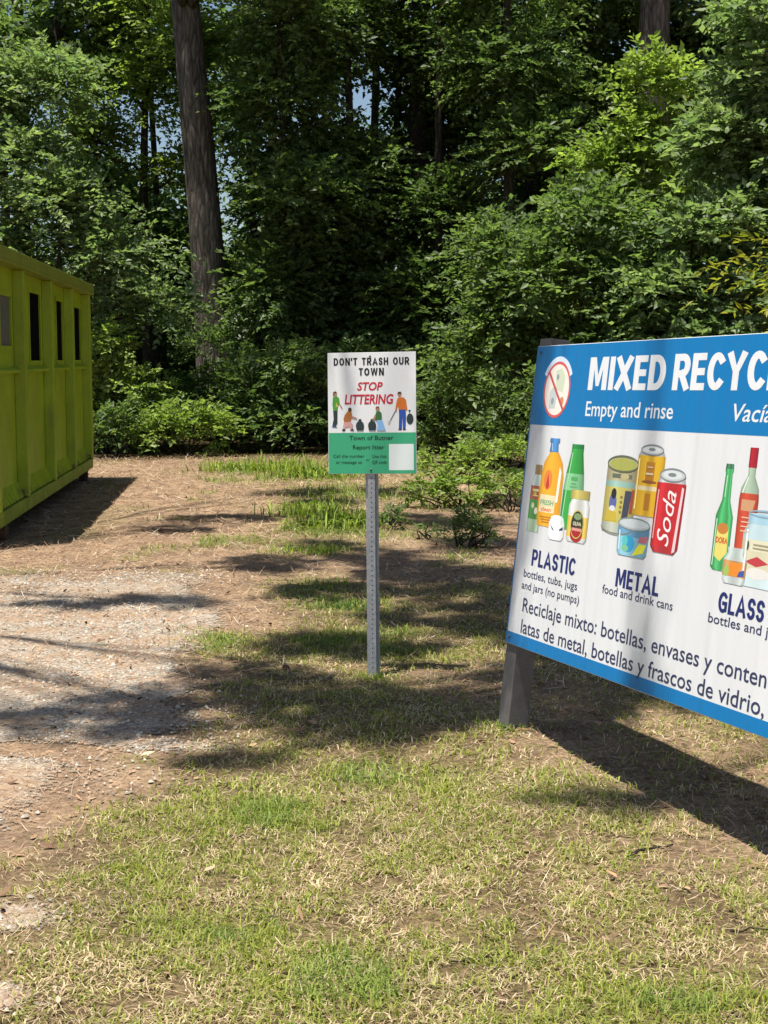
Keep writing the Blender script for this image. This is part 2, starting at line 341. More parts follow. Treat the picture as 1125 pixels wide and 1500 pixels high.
# ------------------------------------------------------------------ print painter (flat artwork laid on a sign face)
class Art:
    """collects coloured polygons in sign units (s to the right, t up); every later layer sits a hair proud"""
    def __init__(s, f, k=1.0, off=.00025, step=.00004): s.f = f; s.k = k; s.o = off; s.step = step; s.mb = MB()
    def poly(s, pts, col, cols=None):
        s.o += s.step; vs = [s.f(p, q, s.o) for p, q in pts]
        s.mb.add(vs, [tuple(range(len(vs)))], cols if cols else [col] * len(vs))
    def rect(s, a, b, c, d, col): s.poly([(a, b), (c, b), (c, d), (a, d)], col)
    def ell(s, cx, cy, rx, ry, col, n=28, a0=0, a1=360):
        s.poly([(cx + rx * math.cos(R(a0 + (a1 - a0) * i / n)), cy + ry * math.sin(R(a0 + (a1 - a0) * i / n))) for i in range(n + (0 if a1 - a0 == 360 else 1))], col)
    def ring(s, cx, cy, rx, ry, w, col, a0=0, a1=360, n=40):
        s.o += s.step; vs = []
        for i in range(n + 1):
            t = R(a0 + (a1 - a0) * i / n)
            for e in (0, w): vs.append(s.f(cx + (rx - e) * math.cos(t), cy + (ry - e) * math.sin(t), s.o))
        s.mb.add(vs, [(2 * i, 2 * i + 2, 2 * i + 3, 2 * i + 1) for i in range(n)], [col] * len(vs))
    def line(s, pts, w, col):
        for (a, b), (c, d) in zip(pts[:-1], pts[1:]):
            l = math.hypot(c - a, d - b) or 1; nx, ny = -(d - b) / l * w / 2, (c - a) / l * w / 2
            s.poly([(a + nx, b + ny), (c + nx, d + ny), (c - nx, d - ny), (a - nx, b - ny)], col)
    def body(s, prof, bands, tones=(.62, .95, 1.25, 1.05, .9, .72, .5), skew=0.0, cx=0):
        """a bottle or can: prof = [(t, half width)], bands = [(t0, t1, colour)] bottom to top; tones = printed cylinder shading"""
        s.o += s.step; ts = sorted(set([p[0] for p in prof] + [b[0] for b in bands] + [b[1] for b in bands]))
        pt = [p[0] for p in prof]; pw = [p[1] for p in prof]; n = len(tones) - 1
        for t0, t1 in zip(ts[:-1], ts[1:]):
            mid = (t0 + t1) / 2; c = None
            for (a, b, q) in bands:
                if a <= mid <= b: c = q
            if c is None: continue
            w0, w1 = np.interp(t0, pt, pw), np.interp(t1, pt, pw); vs = []; cs = []
            for i in range(n + 1):
                u = -1 + 2 * i / n; cc = tuple(min(.95, x * tones[i]) for x in c)
                for t, w in ((t0, w0), (t1, w1)): vs.append(s.f(cx + u * w + skew * (t - pt[0]), t, s.o)); cs.append(cc)
            s.mb.add(vs, [(2 * i, 2 * i + 2, 2 * i + 3, 2 * i + 1) for i in range(n)], cs)
    def text(s, txt, s0, t0, cap, s1=None, col=(0, 0, 0), bold=0, shear=0, upto=None, align='L', rot=0):
        """baseline-left (s0,t0), capital height cap; s1 = right end of the substring upto"""
        s.o += s.step
        V, F, hcap = glyphs(txt, bold, shear); sy = cap / hcap
        if s1 is not None:
            U = V if not upto else glyphs(upto, bold, shear)[0]
            sx = (s1 - s0) / (U[:, 0].max() - V[:, 0].min())
        else: sx = sy * .9
        x = (V[:, 0] - V[:, 0].min()) * sx; y = V[:, 1] * sy
        if rot: x, y = x * math.cos(rot) - y * math.sin(rot), x * math.sin(rot) + y * math.cos(rot)
        s.mb.add([s.f(s0 + a, t0 + b, s.o) for a, b in zip(x, y)], F, [col] * len(V))
    def block(s, txt, s0, t0, cap, s1, col, th=.2, gap=.13, space=.3):
        """heavy sans capitals drawn as mitred strokes; th = stroke weight relative to the height"""
        wd = [space if c == ' ' else BLOCK[c][0] for c in txt]; tot = sum(w + gap for w in wd) - gap; sx = (s1 - s0) / tot; x = s0
        for c, w in zip(txt, wd):
            if c in BLOCK_POLY:
                s.o += s.step * .2; s.mb.add([s.f(x + p * w * sx, t0 + q * cap, s.o) for p, q in BLOCK_POLY[c](th / w)], [tuple(range(len(BLOCK_POLY[c](.2))))], col)
            elif c != ' ':
                for st in BLOCK[c][1]:
                    s.stroke([(x + (p * (w - th) + th / 2) * sx, t0 + (q * (1 - th * .86) + th * .43) * cap) for p, q in st], th * sx, th * .86 * cap, col)
            x += (w + gap) * sx
    def stroke(s, pts, wx, wy, col):
        closed = pts[0] == pts[-1]; P = pts[:-1] if closed else pts; n = len(P); L = []; Rr = []
        sc = wy / wx                                              # work in a space where the pen is round
        Q = [(p * sc, q) for p, q in P]; h = wy / 2
        for i in range(n):
            a = Q[i - 1] if (i > 0 or closed) else None; b = Q[(i + 1) % n] if (i < n - 1 or closed) else None; p = Q[i]
            d = []
            for u, v in ((a, p), (p, b)):
                if u is None or v is None: continue
                l = math.hypot(v[0] - u[0], v[1] - u[1]) or 1e-9; d.append(((v[0] - u[0]) / l, (v[1] - u[1]) / l))
            if len(d) == 1: nx, ny = -d[0][1], d[0][0]; ex, ey = (d[0][0] * h * (-1 if a is None else 1), d[0][1] * h * (-1 if a is None else 1)); k = 1
            else:
                nx, ny = -(d[0][1] + d[1][1]), d[0][0] + d[1][0]; l = math.hypot(nx, ny) or 1e-9; nx, ny = nx / l, ny / l
                k = min(1 / max(.3, nx * -d[0][1] + ny * d[0][0]), 1.9); ex = ey = 0
            L.append(((p[0] + nx * h * k + ex) / sc, p[1] + ny * h * k + ey)); Rr.append(((p[0] - nx * h * k + ex) / sc, p[1] - ny * h * k + ey))
        s.o += s.step * .2; vs = [s.f(*q, s.o) for q in L] + [s.f(*q, s.o) for q in Rr]; m = n if closed else n - 1
        s.mb.add(vs, [(i, (i + 1) % n, n + (i + 1) % n, n + i) for i in range(m)], [col] * len(vs))
    def build(s, name, m, parent): return s.mb.build(name, m, parent, color=True)
def _arc(cx, cy, rx, ry, a0, a1, n=10): return [(cx + rx * math.cos(R(a0 + (a1 - a0) * i / n)), cy + ry * math.sin(R(a0 + (a1 - a0) * i / n))) for i in range(n + 1)]
_S = _arc(.5, .74, .5, .26, 25, 180, 8) + _arc(.42, .74, .42, .24, 180, 270, 5)[1:] + _arc(.55, .26, .45, .24, 90, 0, 5) + _arc(.5, .26, .5, .26, 0, -155, 8)[1:]
_B = [(0, 1), (.55, 1)] + _arc(.6, .72, .4, .28, 90, -90, 8) + [(0, .44)]
_C = _arc(.55, .5, .55, .5, 48, 312, 18)
BLOCK = {'A': (.76, [[(0, 0), (.5, 1), (1, 0)], [(.2, .28), (.8, .28)]]), 'C': (.64, [_C]), 'D': (.68, [[(0, 0), (0, 1), (.4, 1)] + _arc(.4, .5, .6, .5, 90, -90, 12)[1:] + [(0, 0)]]), 'E': (.54, [[(1, 1), (0, 1), (0, 0), (1, 0)], [(0, .5), (.9, .5)]]),
         'G': (.70, [_arc(.55, .5, .55, .5, 48, 270, 15) + [(1, .08), (1, .46), (.6, .46)]]), 'H': (.68, [[(0, 0), (0, 1)], [(1, 0), (1, 1)], [(0, .5), (1, .5)]]), 'I': (.21, [[(.5, 0), (.5, 1)]]), 'L': (.52, [[(0, 1), (0, 0), (1, 0)]]),
         'M': (.86, [[(0, 0), (.06, 1), (.5, .22), (.94, 1), (1, 0)]]), 'N': (.70, [[(0, 0), (0, 1), (1, 0), (1, 1)]]), 'O': (.74, [_arc(.5, .5, .5, .5, 0, 360, 24)[:-1] + [(1.0, .5)]]), 'P': (.62, [[(0, 0), (0, 1)], _B]), 'R': (.66, [[(0, 0), (0, 1)], _B, [(.5, .44), (1, 0)]]),
         'S': (.58, [_S]), 'T': (.60, [[(0, 1), (1, 1)], [(.5, 0), (.5, 1)]]), 'U': (.68, [[(0, 1), (0, .32)] + _arc(.5, .34, .5, .34, 180, 360, 12)[1:] + [(1, 1)]]), 'W': (1.0, [[(0, 1), (.24, 0), (.5, .9), (.76, 0), (1, 1)]]),
         'X': (.70, [[(0, 0), (1, 1)], [(0, 1), (1, 0)]]), 'Y': (.68, [[(0, 1), (.5, .45), (1, 1)], [(.5, .45), (.5, 0)]]), "'": (.16, [[(.5, .74), (.5, 1)]])}
BLOCK_POLY = {'M': lambda f: [(0, 0), (0, 1), (f * 1.25, 1), (.5, .45), (1 - f * 1.25, 1), (1, 1), (1, 0), (1 - f, 0), (1 - f, .64), (.5 + f * .3, .12), (.5 - f * .3, .12), (f, .64), (f, 0)],
              'N': lambda f: [(0, 0), (0, 1), (f * 1.15, 1), (1 - f, .40), (1 - f, 1), (1, 1), (1, 0), (1 - f * 1.15, 0), (f, .60), (f, 0)],
              'W': lambda f: [(0, 1), (f, 1), (.285, .36), (.41, 1), (.59, 1), (.715, .36), (1 - f, 1), (1, 1), (.81, 0), (.635, 0), (.5, .62), (.365, 0), (.19, 0)]}
_o = BLOCK['O'][1][0]; _o[-1] = _o[0]
_g = {}
def glyphs(txt, bold=0, shear=0):
    key = (txt, bold, shear)
    if key in _g: return _g[key]
    def mk(t):
        cu = bpy.data.curves.new('lettering', 'FONT'); cu.body = t; cu.offset = bold; cu.shear = shear; cu.resolution_u = 3; cu.fill_mode = 'FRONT'
        ob = bpy.data.objects.new('lettering', cu); COL.objects.link(ob)
        dg = bpy.context.evaluated_depsgraph_get(); me = bpy.data.meshes.new_from_object(ob.evaluated_get(dg))
        v = np.array([tuple(q.co) for q in me.vertices]).reshape(-1, 3); f = [tuple(p.vertices) for p in me.polygons]
        bpy.data.objects.remove(ob); bpy.data.curves.remove(cu); bpy.data.meshes.remove(me); return v, f
    v, f = mk(txt); h, _ = mk('H'); _g[key] = (v, f, h[:, 1].max() - h[:, 1].min()); return _g[key]

# ------------------------------------------------------------------ ground
def make_ground():
    xs = np.unique(np.concatenate([np.linspace(-3.2, 3.2, 130), np.linspace(-14, -3.2, 40), np.linspace(3.2, 14, 40), np.linspace(-220, -14, 25), np.linspace(14, 220, 25)]))
    ys = np.unique(np.concatenate([np.linspace(2, 12, 170), np.linspace(12, 30, 100), np.linspace(30, 300, 40), np.linspace(-120, 2, 30)]))
    X, Y = np.meshgrid(xs, ys); x = X.ravel(); y = Y.ravel(); nx = len(xs)
    v = np.stack([x, y, ground_h(x, y)], 1)
    i = np.arange(len(ys) - 1)[:, None] * nx + np.arange(nx - 1)[None, :]; i = i.ravel()
    f = np.stack([i, i + 1, i + nx + 1, i + nx], 1)
    forest = sm(-.6, 1.0, y - 23.2 - .08 * x + (fbm(x * .5, y * .5, 3) - .5) * 3.0)
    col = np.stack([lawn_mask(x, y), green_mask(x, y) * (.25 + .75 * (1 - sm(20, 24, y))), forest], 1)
    o = link('ground', np_mesh('ground', v, f, col), M_GROUND, None, True); tag(o, 'brown needle strewn ground with worn turf in front of the woods', 'ground', kind='structure')
    xs = np.linspace(-9, .2, 230); ys = np.linspace(3.0, 12.6, 240); X, Y = np.meshgrid(xs, ys); x = X.ravel(); y = Y.ravel(); nx = len(xs)
    i = (np.arange(len(ys) - 1)[:, None] * nx + np.arange(nx - 1)[None, :]).ravel(); f = np.stack([i, i + 1, i + nx + 1, i + nx], 1)
    g = gravel_mask(x, y); keep = g[f].max(1) > .02
    # drape the sheet on the real ground mesh by sampling the same height function, 4 mm up
    v = np.stack([x, y, ground_h(x, y) + .006], 1)
    o = link('gravel_path', np_mesh('gravel_path', v, f[keep], np.stack([g, g, g], 1)), M_GRAVEL, None, True); tag(o, 'pale grey gravel drive with ragged edge on the left', 'path', kind='structure')
make_ground()

# ------------------------------------------------------------------ blades, needles, stones
def unit(v): return v / np.maximum(np.linalg.norm(v, axis=-1, keepdims=True), 1e-9)
def blades(x, y, h, w, lean, col, rg, z=None):
    """curved grass blades: 5 vertices, 2 faces (quad + tri as quads)"""
    n = len(x); a = rg.random(n) * 2 * np.pi; d = np.stack([np.cos(a), np.sin(a), 0 * a], 1); s = np.stack([-d[:, 1], d[:, 0], 0 * a], 1)
    b = np.stack([x, y, (ground_h(x, y) if z is None else z) - .002], 1); up = np.array([0, 0, 1.])
    ln = lean[:, None]; hh = h[:, None]; ww = w[:, None] / 2
    m = b + d * hh * .35 * ln + up * hh * .62 * (1 - .35 * ln); t = b + d * hh * 1.0 * ln + up * hh * (1 - .62 * ln)
    V = np.stack([b - s * ww, b + s * ww, m + s * ww * .8, m - s * ww * .8, t + s * ww * .12, t - s * ww * .12], 1).reshape(-1, 3)
    k = np.arange(n)[:, None] * 6; F = np.concatenate([k + [0, 1, 2, 3], k + [3, 2, 4, 5]], 0)
    return V, F, np.repeat(col, 6, 0)
def scatter(n, x0, x1, y0, y1, rg, fov=True):
    x = rg.uniform(x0, x1, n); y = rg.uniform(y0, y1, n)
    if fov: k = np.abs(x) < .30 * y + .35; x = x[k]; y = y[k]
    return x, y
def lerp(a, b, t): return np.array(a) * (1 - t[:, None]) + np.array(b) * t[:, None]

def make_grass():
    parts = []
    for (n, y0, y1, hs, ws) in ((300000, 3.1, 5.2, 1.0, 1.0), (210000, 5.2, 8.5, 1.0, 1.3), (90000, 8.5, 14.5, 1.1, 1.7), (70000, 14.5, 22.5, 1.4, 2.4)):
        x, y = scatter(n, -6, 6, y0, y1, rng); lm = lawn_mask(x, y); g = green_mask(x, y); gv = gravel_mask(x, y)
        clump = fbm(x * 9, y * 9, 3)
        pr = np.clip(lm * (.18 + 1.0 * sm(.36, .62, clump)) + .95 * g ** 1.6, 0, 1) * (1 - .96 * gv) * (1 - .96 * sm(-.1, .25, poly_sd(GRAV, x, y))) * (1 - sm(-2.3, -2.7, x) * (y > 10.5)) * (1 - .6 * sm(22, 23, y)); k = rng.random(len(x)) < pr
        x = x[k]; y = y[k]; g = g[k]; n = len(x); r = rng.random(n); big = fbm(x * 2.2 + 9, y * 2.2, 2)
        isg = r < (.24 + .36 * sm(.35, .6, fbm(x * 6 + 31, y * 6, 3)) + .6 * g)
        t = rng.random(n)
        cg = lerp((.12, .16, .022), (.34, .36, .07), t) ; cd = lerp((.26, .175, .095), (.66, .545, .35), t) * (.62 + .7 * fbm(x * 5 + 2, y * 5, 3))[:, None]
        deep = (g > .6)[:, None] * isg[:, None]; cg = np.where(deep, lerp((.095, .145, .025), (.27, .33, .065), t), cg)
        col = np.where(isg[:, None], cg, cd)
        h = np.where(isg, rng.uniform(.017, .047, n) * (1 + .6 * g), rng.uniform(.013, .042, n)) * hs * (.8 + .5 * big)
        tall = (g > .55) & isg & (y > 12); h = np.where(tall, h * 1.45, h)
        lean = np.where(isg, rng.uniform(.3, 1.15, n), rng.uniform(.7, 1.45, n))
        parts.append(blades(x, y, h, rng.uniform(.0023, .0056, n) * ws, lean, col, rng))
    V, F, C = join(parts); o = link('lawn_grass', np_mesh('lawn_grass', V, F, C), M_GRASS); tag(o, 'short dry and green turf blades over the foreground', 'grass', kind='stuff')

def join(parts):
    V = []; F = []; C = []; n = 0
    for v, f, c in parts: V.append(v); F.append(f + n); C.append(c); n += len(v)
    return np.concatenate(V), np.concatenate(F), np.concatenate(C)

def flat_bits(x, y, L, Wd, col, rg, tilt=.25, lift=.006):
    n = len(x); a = rg.random(n) * 2 * np.pi; tz = rg.normal(0, tilt, n)
    d = unit(np.stack([np.cos(a), np.sin(a), tz], 1)); s = unit(np.cross(d, [0, 0, 1.]) + rg.normal(0, .25, (n, 3)) * [0, 0, 1])
    c = np.stack([x, y, ground_h(x, y) + lift + np.abs(tz) * L * .4], 1); l = L[:, None] / 2; w = Wd[:, None] / 2
    bow = rg.normal(0, .12, (n, 1)) * s
    V = np.stack([c - d * l - s * w * .5, c - d * l + s * w * .5, c + bow * l + s * w, c + bow * l - s * w, c + d * l + s * w * .5, c + d * l - s * w * .5], 1).reshape(-1, 3)
    k = np.arange(n)[:, None] * 6; F = np.concatenate([k + [0, 1, 2, 3], k + [3, 2, 4, 5]], 0)
    return V, F, np.repeat(col, 6, 0)

def make_litter():
    parts = []
    for (n, y0, y1, ws) in ((36000, 3.1, 7, 1.0), (60000, 7, 13, 1.6), (45000, 13, 24, 2.6)):
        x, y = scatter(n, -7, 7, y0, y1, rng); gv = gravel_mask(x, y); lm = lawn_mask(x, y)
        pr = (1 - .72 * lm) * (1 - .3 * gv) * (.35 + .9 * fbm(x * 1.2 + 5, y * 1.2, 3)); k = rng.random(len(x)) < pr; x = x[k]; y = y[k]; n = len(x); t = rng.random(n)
        col = lerp((.14, .075, .04), (.52, .36, .22), t ** 1.2); pale = rng.random(n) < .10; col[pale] = lerp((.45, .37, .25), (.62, .55, .42), t[pale])
        parts.append(flat_bits(x, y, rng.uniform(.03, .11, n) * ws ** .6, rng.uniform(.0012, .0028, n) * ws, col, rng))
    for (n, y0, y1) in ((30000, 3.1, 6.5), (22000, 6.5, 10)):
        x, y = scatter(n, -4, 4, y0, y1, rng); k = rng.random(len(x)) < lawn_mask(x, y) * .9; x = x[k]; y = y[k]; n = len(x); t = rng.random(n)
        parts.append(flat_bits(x, y, rng.uniform(.015, .05, n), rng.uniform(.0012, .003, n), lerp((.20, .135, .075), (.54, .44, .28), t), rng, .45, .012))
    for (n, y0, y1) in ((5200, 3.2, 10), (6500, 10, 24)):   # broken leaves and bark crumbs
        x, y = scatter(n, -7, 7, y0, y1, rng); lm = lawn_mask(x, y); k = rng.random(len(x)) < (1 - .75 * lm); x = x[k]; y = y[k]; n = len(x); t = rng.random(n)
        col = lerp((.08, .04, .025), (.42, .27, .16), t)
        parts.append(flat_bits(x, y, rng.uniform(.012, .05, n), rng.uniform(.008, .026, n), col, rng, .35))
    V, F, C = join(parts); o = link('pine_straw', np_mesh('pine_straw', V, F, C), M_DEBRIS); tag(o, 'fallen brown pine needles and crumbled leaves over the bare soil', 'leaf litter', kind='stuff')

def make_stones():
    x1, y1 = scatter(30000, -4, .6, 3.2, 7.2, rng); x2, y2 = scatter(30000, -5, .3, 7.2, 12.5, rng); x = np.concatenate([x1, x2]); y = np.concatenate([y1, y2])
    g = gravel_mask(x, y); k = rng.random(len(x)) < g * (.15 + .8 * sm(.35, .6, fbm(x * 1.1 + 3, y * 1.1, 3))); x = x[k]; y = y[k]; n = len(x); r = rng.uniform(.003, .009, n) * (1 + .5 * (rng.random(n) < .06)) * (1 + .045 * (y - 4))
    B = np.array([(1, 0, .1), (.45, .85, -.05), (-.5, .8, .1), (-1, -.1, 0), (-.4, -.9, .05), (.5, -.8, 0), (.3, .2, .75), (-.35, -.15, .8)])
    V = B[None] * r[:, None, None] * rng.uniform(.65, 1.3, (n, 8, 3)); a = rng.random(n) * 6.3; ca, sa = np.cos(a)[:, None], np.sin(a)[:, None]
    V = np.stack([V[..., 0] * ca - V[..., 1] * sa, V[..., 0] * sa + V[..., 1] * ca, V[..., 2]], 2) + np.stack([x, y, ground_h(x, y) + .006 + r * .15], 1)[:, None]
    T = np.array([(0, 1, 6), (1, 2, 6), (2, 7, 6), (2, 3, 7), (3, 4, 7), (4, 5, 7), (5, 6, 7), (5, 0, 6)])
    F = (np.arange(n)[:, None, None] * 8 + T[None]).reshape(-1, 3); t = rng.random(n)
    col = lerp((.18, .155, .125), (.48, .435, .365), t ** 1.3); br = rng.random(n) < .35; col[br] = lerp((.2, .12, .07), (.42, .30, .2), t[br])
    o = link('gravel_stones', np_mesh('gravel_stones', V.reshape(-1, 3), F, np.repeat(col, 8, 0)), M_STONE); tag(o, 'loose grey and tan stones of the gravel drive', 'gravel', kind='stuff')
make_grass(); make_litter(); make_stones()

# ------------------------------------------------------------------ foliage
def leaf_faces(P, D, Nn, L, Wd, C, fold=.18, droop=.12):
    n = len(P); Nn = unit(Nn - D * (Nn * D).sum(1, keepdims=True)); S = np.cross(D, Nn)
    L = L[:, None]; Wd = Wd[:, None]
    mid = P + D * L * .45
    V = np.stack([P, mid + S * Wd * .5 + Nn * Wd * fold, P + D * L - Nn * L * droop, mid - S * Wd * .5 + Nn * Wd * fold], 1).reshape(-1, 3)
    k = np.arange(n)[:, None] * 4; F = np.concatenate([k + [0, 1, 2], k + [0, 2, 3]], 0)
    return V, F, np.repeat(C, 4, 0)

def sprays(B, D, up, slen, m, L, Wd, C, rg, cj=.3, flat=.6):
    """leafy twigs: base B, direction D, m leaves each on alternate sides"""
    n = len(B); D = unit(D); S = unit(np.cross(D, up) + 1e-6); Nn = np.cross(S, D)
    t = (np.arange(m) + .6)[None] / m * np.ones((n, 1)) + rg.normal(0, .05, (n, m)); sl = slen[:, None]
    P = B[:, None] + D[:, None] * (t * sl)[..., None] - np.array([0, 0, 1.]) * (.25 * t * t * sl)[..., None]
    sd = np.where(np.arange(m) % 2 == 0, 1., -1.)[None, :, None]
    ld = unit(D[:, None] * rg.uniform(.3, .8, (n, m, 1)) + S[:, None] * sd * rg.uniform(.5, 1, (n, m, 1)) + rg.normal(0, .25, (n, m, 3)))
    ln = unit(Nn[:, None] + rg.normal(0, flat, (n, m, 3)))
    LL = L * rg.uniform(.6, 1.25, (n, m)); cc = C[:, None] * rg.uniform(1 - cj, 1 + cj, (n, m, 1))
    return leaf_faces(P.reshape(-1, 3), ld.reshape(-1, 3), ln.reshape(-1, 3), LL.ravel(), (LL * Wd).ravel(), cc.reshape(-1, 3))

GAPS = ((-.25, .135, .035, .06), (-.165, .155, .028, .055), (-.2, .185, .025, .03), (-.005, .17, .014, .045), (.1, .245, .02, .03), (.1, .19, .016, .018))
def in_gap(x, y, z, s):
    """openings in the wood through which the sky shows"""
    return any(abs(x / y - gx) < a * .6 + s * .3 / y and abs((z - 1.65) / y - gz) < b * .6 + s * .2 / y for gx, gz, a, b in GAPS)
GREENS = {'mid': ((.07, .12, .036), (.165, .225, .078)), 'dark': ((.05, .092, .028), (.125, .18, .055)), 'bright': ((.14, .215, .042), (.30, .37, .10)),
          'blue': ((.10, .162, .07), (.25, .315, .15)), 'yellow': ((.15, .19, .02), (.33, .30, .035)), 'deep': ((.03, .055, .02), (.075, .115, .035))}  # sunlit and shaded foliage is partly put into these leaf greens

def clump_leaves(cx, cy, cz, rx, ry, rz, n, leaf, tone, rg, m=11, slen=.55, droop=.15, wd=.46, shell=.45):
    u = unit(rg.normal(0, 1, (n, 3))); r = rg.random(n) ** shell
    B = np.array([cx, cy, cz]) + u * r[:, None] * np.array([rx, ry, rz])
    # lumps: pull the twigs towards a few sub-centres so that gaps open between them
    k = max(3, n // 22); sc = B[rg.integers(0, n, k)]; j = rg.integers(0, k, n); B = B * .45 + (sc[j] + rg.normal(0, .16, (n, 3)) * [rx, ry, rz]) * .55
    out = unit(B - np.array([cx, cy, cz - .3 * rz])); a = rg.random(n) * 6.283
    D = unit(out * .8 + np.stack([np.cos(a), np.sin(a), 0 * a], 1) * .6 + np.array([0, 0, -droop]))
    up = unit(np.array([0, 0, 1.]) + out * .35 + rg.normal(0, .22, (n, 3)))
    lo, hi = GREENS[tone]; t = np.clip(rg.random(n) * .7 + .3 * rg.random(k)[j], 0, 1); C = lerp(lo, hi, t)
    return sprays(B, D, up, rg.uniform(.6, 1.2, n) * slen, m, leaf, wd, C, rg)

def path(p0, p1, n, wob, rg, sag=0):
    p0 = np.array(p0, float); p1 = np.array(p1, float); t = np.linspace(0, 1, n)[:, None]
    P = p0 * (1 - t) + p1 * t; P[1:-1] += rg.normal(0, wob, (n - 2, 3)); P[:, 2] += sag * np.sin(t[:, 0] * math.pi); return [tuple(q) for q in P]

def tree(name, label, x, y, h, r, top=(0, 0), clumps=(), tone='mid', leaf=.11, bark=None, group=None, cat='tree', seed=0, slen=.55, m=11, bend=.05, wd=.46, ns=14, limb=True, flare=1.35, vine=None, z0=-.2):
    """tapered trunk with limbs to every clump, crown of leafy twigs. clumps: (dx, dy, z, rx, ry, rz, twigs) relative to the base"""
    rg = np.random.default_rng(seed + 100); random.seed(seed)
    root = empty(name, (x, y, 0)); tag(root, label, cat, group); mb = MB()
    gz = float(ground_h(x, y)); n = 12; T = []
    for i in range(n + 1):
        t = i / n; T.append(((top[0] * t ** 1.15 + (bend * math.sin(t * 5 + seed) if 0 < i else 0)), (top[1] * t + (bend * math.cos(t * 4 + seed) if 0 < i else 0)), gz + z0 + t * (h - z0)))
    rr = [r * (flare if i == 0 else 1.12 if i == 1 else 1.0) * (1 - (.55 if r > .09 else .93) * (i / n)) for i in range(n + 1)]
    mb.tube(T, rr, ns, wob=.07)
    TT = np.array(T)
    parts = []
    for (dx, dy, z, rx, ry, rz, q) in clumps:
        parts.append(clump_leaves(dx, dy, z, rx, ry, rz, q, leaf, tone, rg, m, slen, wd=wd))
        if limb:
            zt = min(max(z - .35 * math.hypot(dx, dy) - .3, .15 * h), h * .95); b = [np.interp(zt, TT[:, 2], TT[:, k]) for k in range(3)]
            lr = max(.012, r * (.12 if name == 'overhanging_tree' else .28)); p = path(b, (dx, dy, z), 6, .06, rg, .12); mb.tube(p, [lr * (1 - .14 * i) for i in range(6)], 6)
            for _ in range(5):
                u = unit(rg.normal(0, 1, 3)) * np.array([rx, ry, rz]) * .75; mb.tube(path(p[3], (dx + u[0], dy + u[1], z + u[2]), 4, .04, rg), [lr * .45, lr * .35, lr * .25, lr * .15], 4, cap=False)
    if vine:
        for i in range(vine):
            t = rg.uniform(.05, .8); c = [np.interp(t * h, TT[:, 2], TT[:, k]) for k in range(3)]
            parts.append(clump_leaves(c[0] + rg.normal(0, r * .5), c[1] - r * .8, c[2], r * 1.1, r * .7, .45, 9, leaf * .9, tone, rg, 8, .3))
    mb.build('trunk', bark or M_BARK, root, True)
    if parts:
        V, F, C = join(parts); link('crown', np_mesh('crown', V, F, C), M_LEAF, root)
    return root

def auto_clumps(seed, n, z0, z1, rad, cr, q, squash=.7):
    rg = np.random.default_rng(seed + 900); out = []
    for i in range(n):
        z = z0 + (z1 - z0) * (i + rg.random()) / n; a = i * 2.4 + rg.random(); d = rad * (.25 + .75 * rg.random()) * (1 - .35 * (z - z0) / (z1 - z0 + .01))
        s = cr * rg.uniform(.7, 1.25); out.append((d * math.cos(a), d * math.sin(a), z, s, s, s * squash, int(q * s * s / cr / cr)))
    return out

# --- tall trunks that stand clear in the photograph
def pine_tops(seed, h0, h1, n): return auto_clumps(seed, n, h0, h1, 2.4, 1.25, 130, .6)  # crowns above the view, made dense to darken the wood below
tree('pine_tree', 'tall leaning grey brown pine trunk rising behind the bushes right of the lime container', -3.28, 28, 17, .37, (-1.1, 0), pine_tops(1, 10.5, 15, 12) + [(-.9, -4.2, 10.0, 1.0, .9, .4, 130), (.6, -4.0, 10.4, 1.1, .9, .4, 140), (2.1, -4.1, 10.1, 1.1, .9, .4, 140), (1.4, -2.6, 10.8, 1.2, .9, .4, 130)], 'dark', .13, M_PINE, seed=1, bend=.05, ns=20)  # forward boughs added above the view to shade the shrubs
tree('pine_tree', 'thick straight furrowed pine trunk showing above the leafy thicket behind the blue board', 5.05, 27, 17, .37, (-.1, 0), pine_tops(2, 10.5, 15, 12), 'dark', .13, M_PINE, seed=2, bend=.03, ns=18)
tree('pine_tree', 'dark slim pine trunk with creeper leaves up it, directly above the small litter sign', .76, 30, 16, .25, (0, 0), pine_tops(3, 9.5, 14, 12), 'dark', .13, M_BARK, seed=3, bend=.06, vine=26)
tree('pine_tree', 'thin dark pole trunk just left of the creeper clad trunk, against a patch of sky', -.28, 35, 15, .13, (.1, 0), pine_tops(4, 11.5, 15, 6), 'dark', .14, M_BARK, seed=4, bend=.08)
tree('pine_tree', 'dark straight trunk at the far left edge above the lime container', -8.0, 32, 15, .19, (-.1, 0), pine_tops(5, 12, 15, 4), 'dark', .14, M_BARK, seed=5)
tree('leaning_tree', 'dark trunk leaning up to the left beside the big pine, in front of bright sky', -4.55, 30, 8.6, .14, (-2.2, .3), [(a - 1.9, b + .3, c, rx * 1.3, ry * 1.2, rz * 1.2, q * 3) for (a, b, c, rx, ry, rz, q) in auto_clumps(6, 6, 7.6, 10.6, 1.4, .8, 60)], 'mid', .15, seed=6, wd=.55, bend=.1)
tree('pine_tree', 'mossy brown trunk half hidden by leaves right of the creeper clad trunk', 2.9, 29, 15, .2, (.15, 0), pine_tops(7, 10, 14, 12), 'dark', .13, M_BARK, seed=7, vine=14)

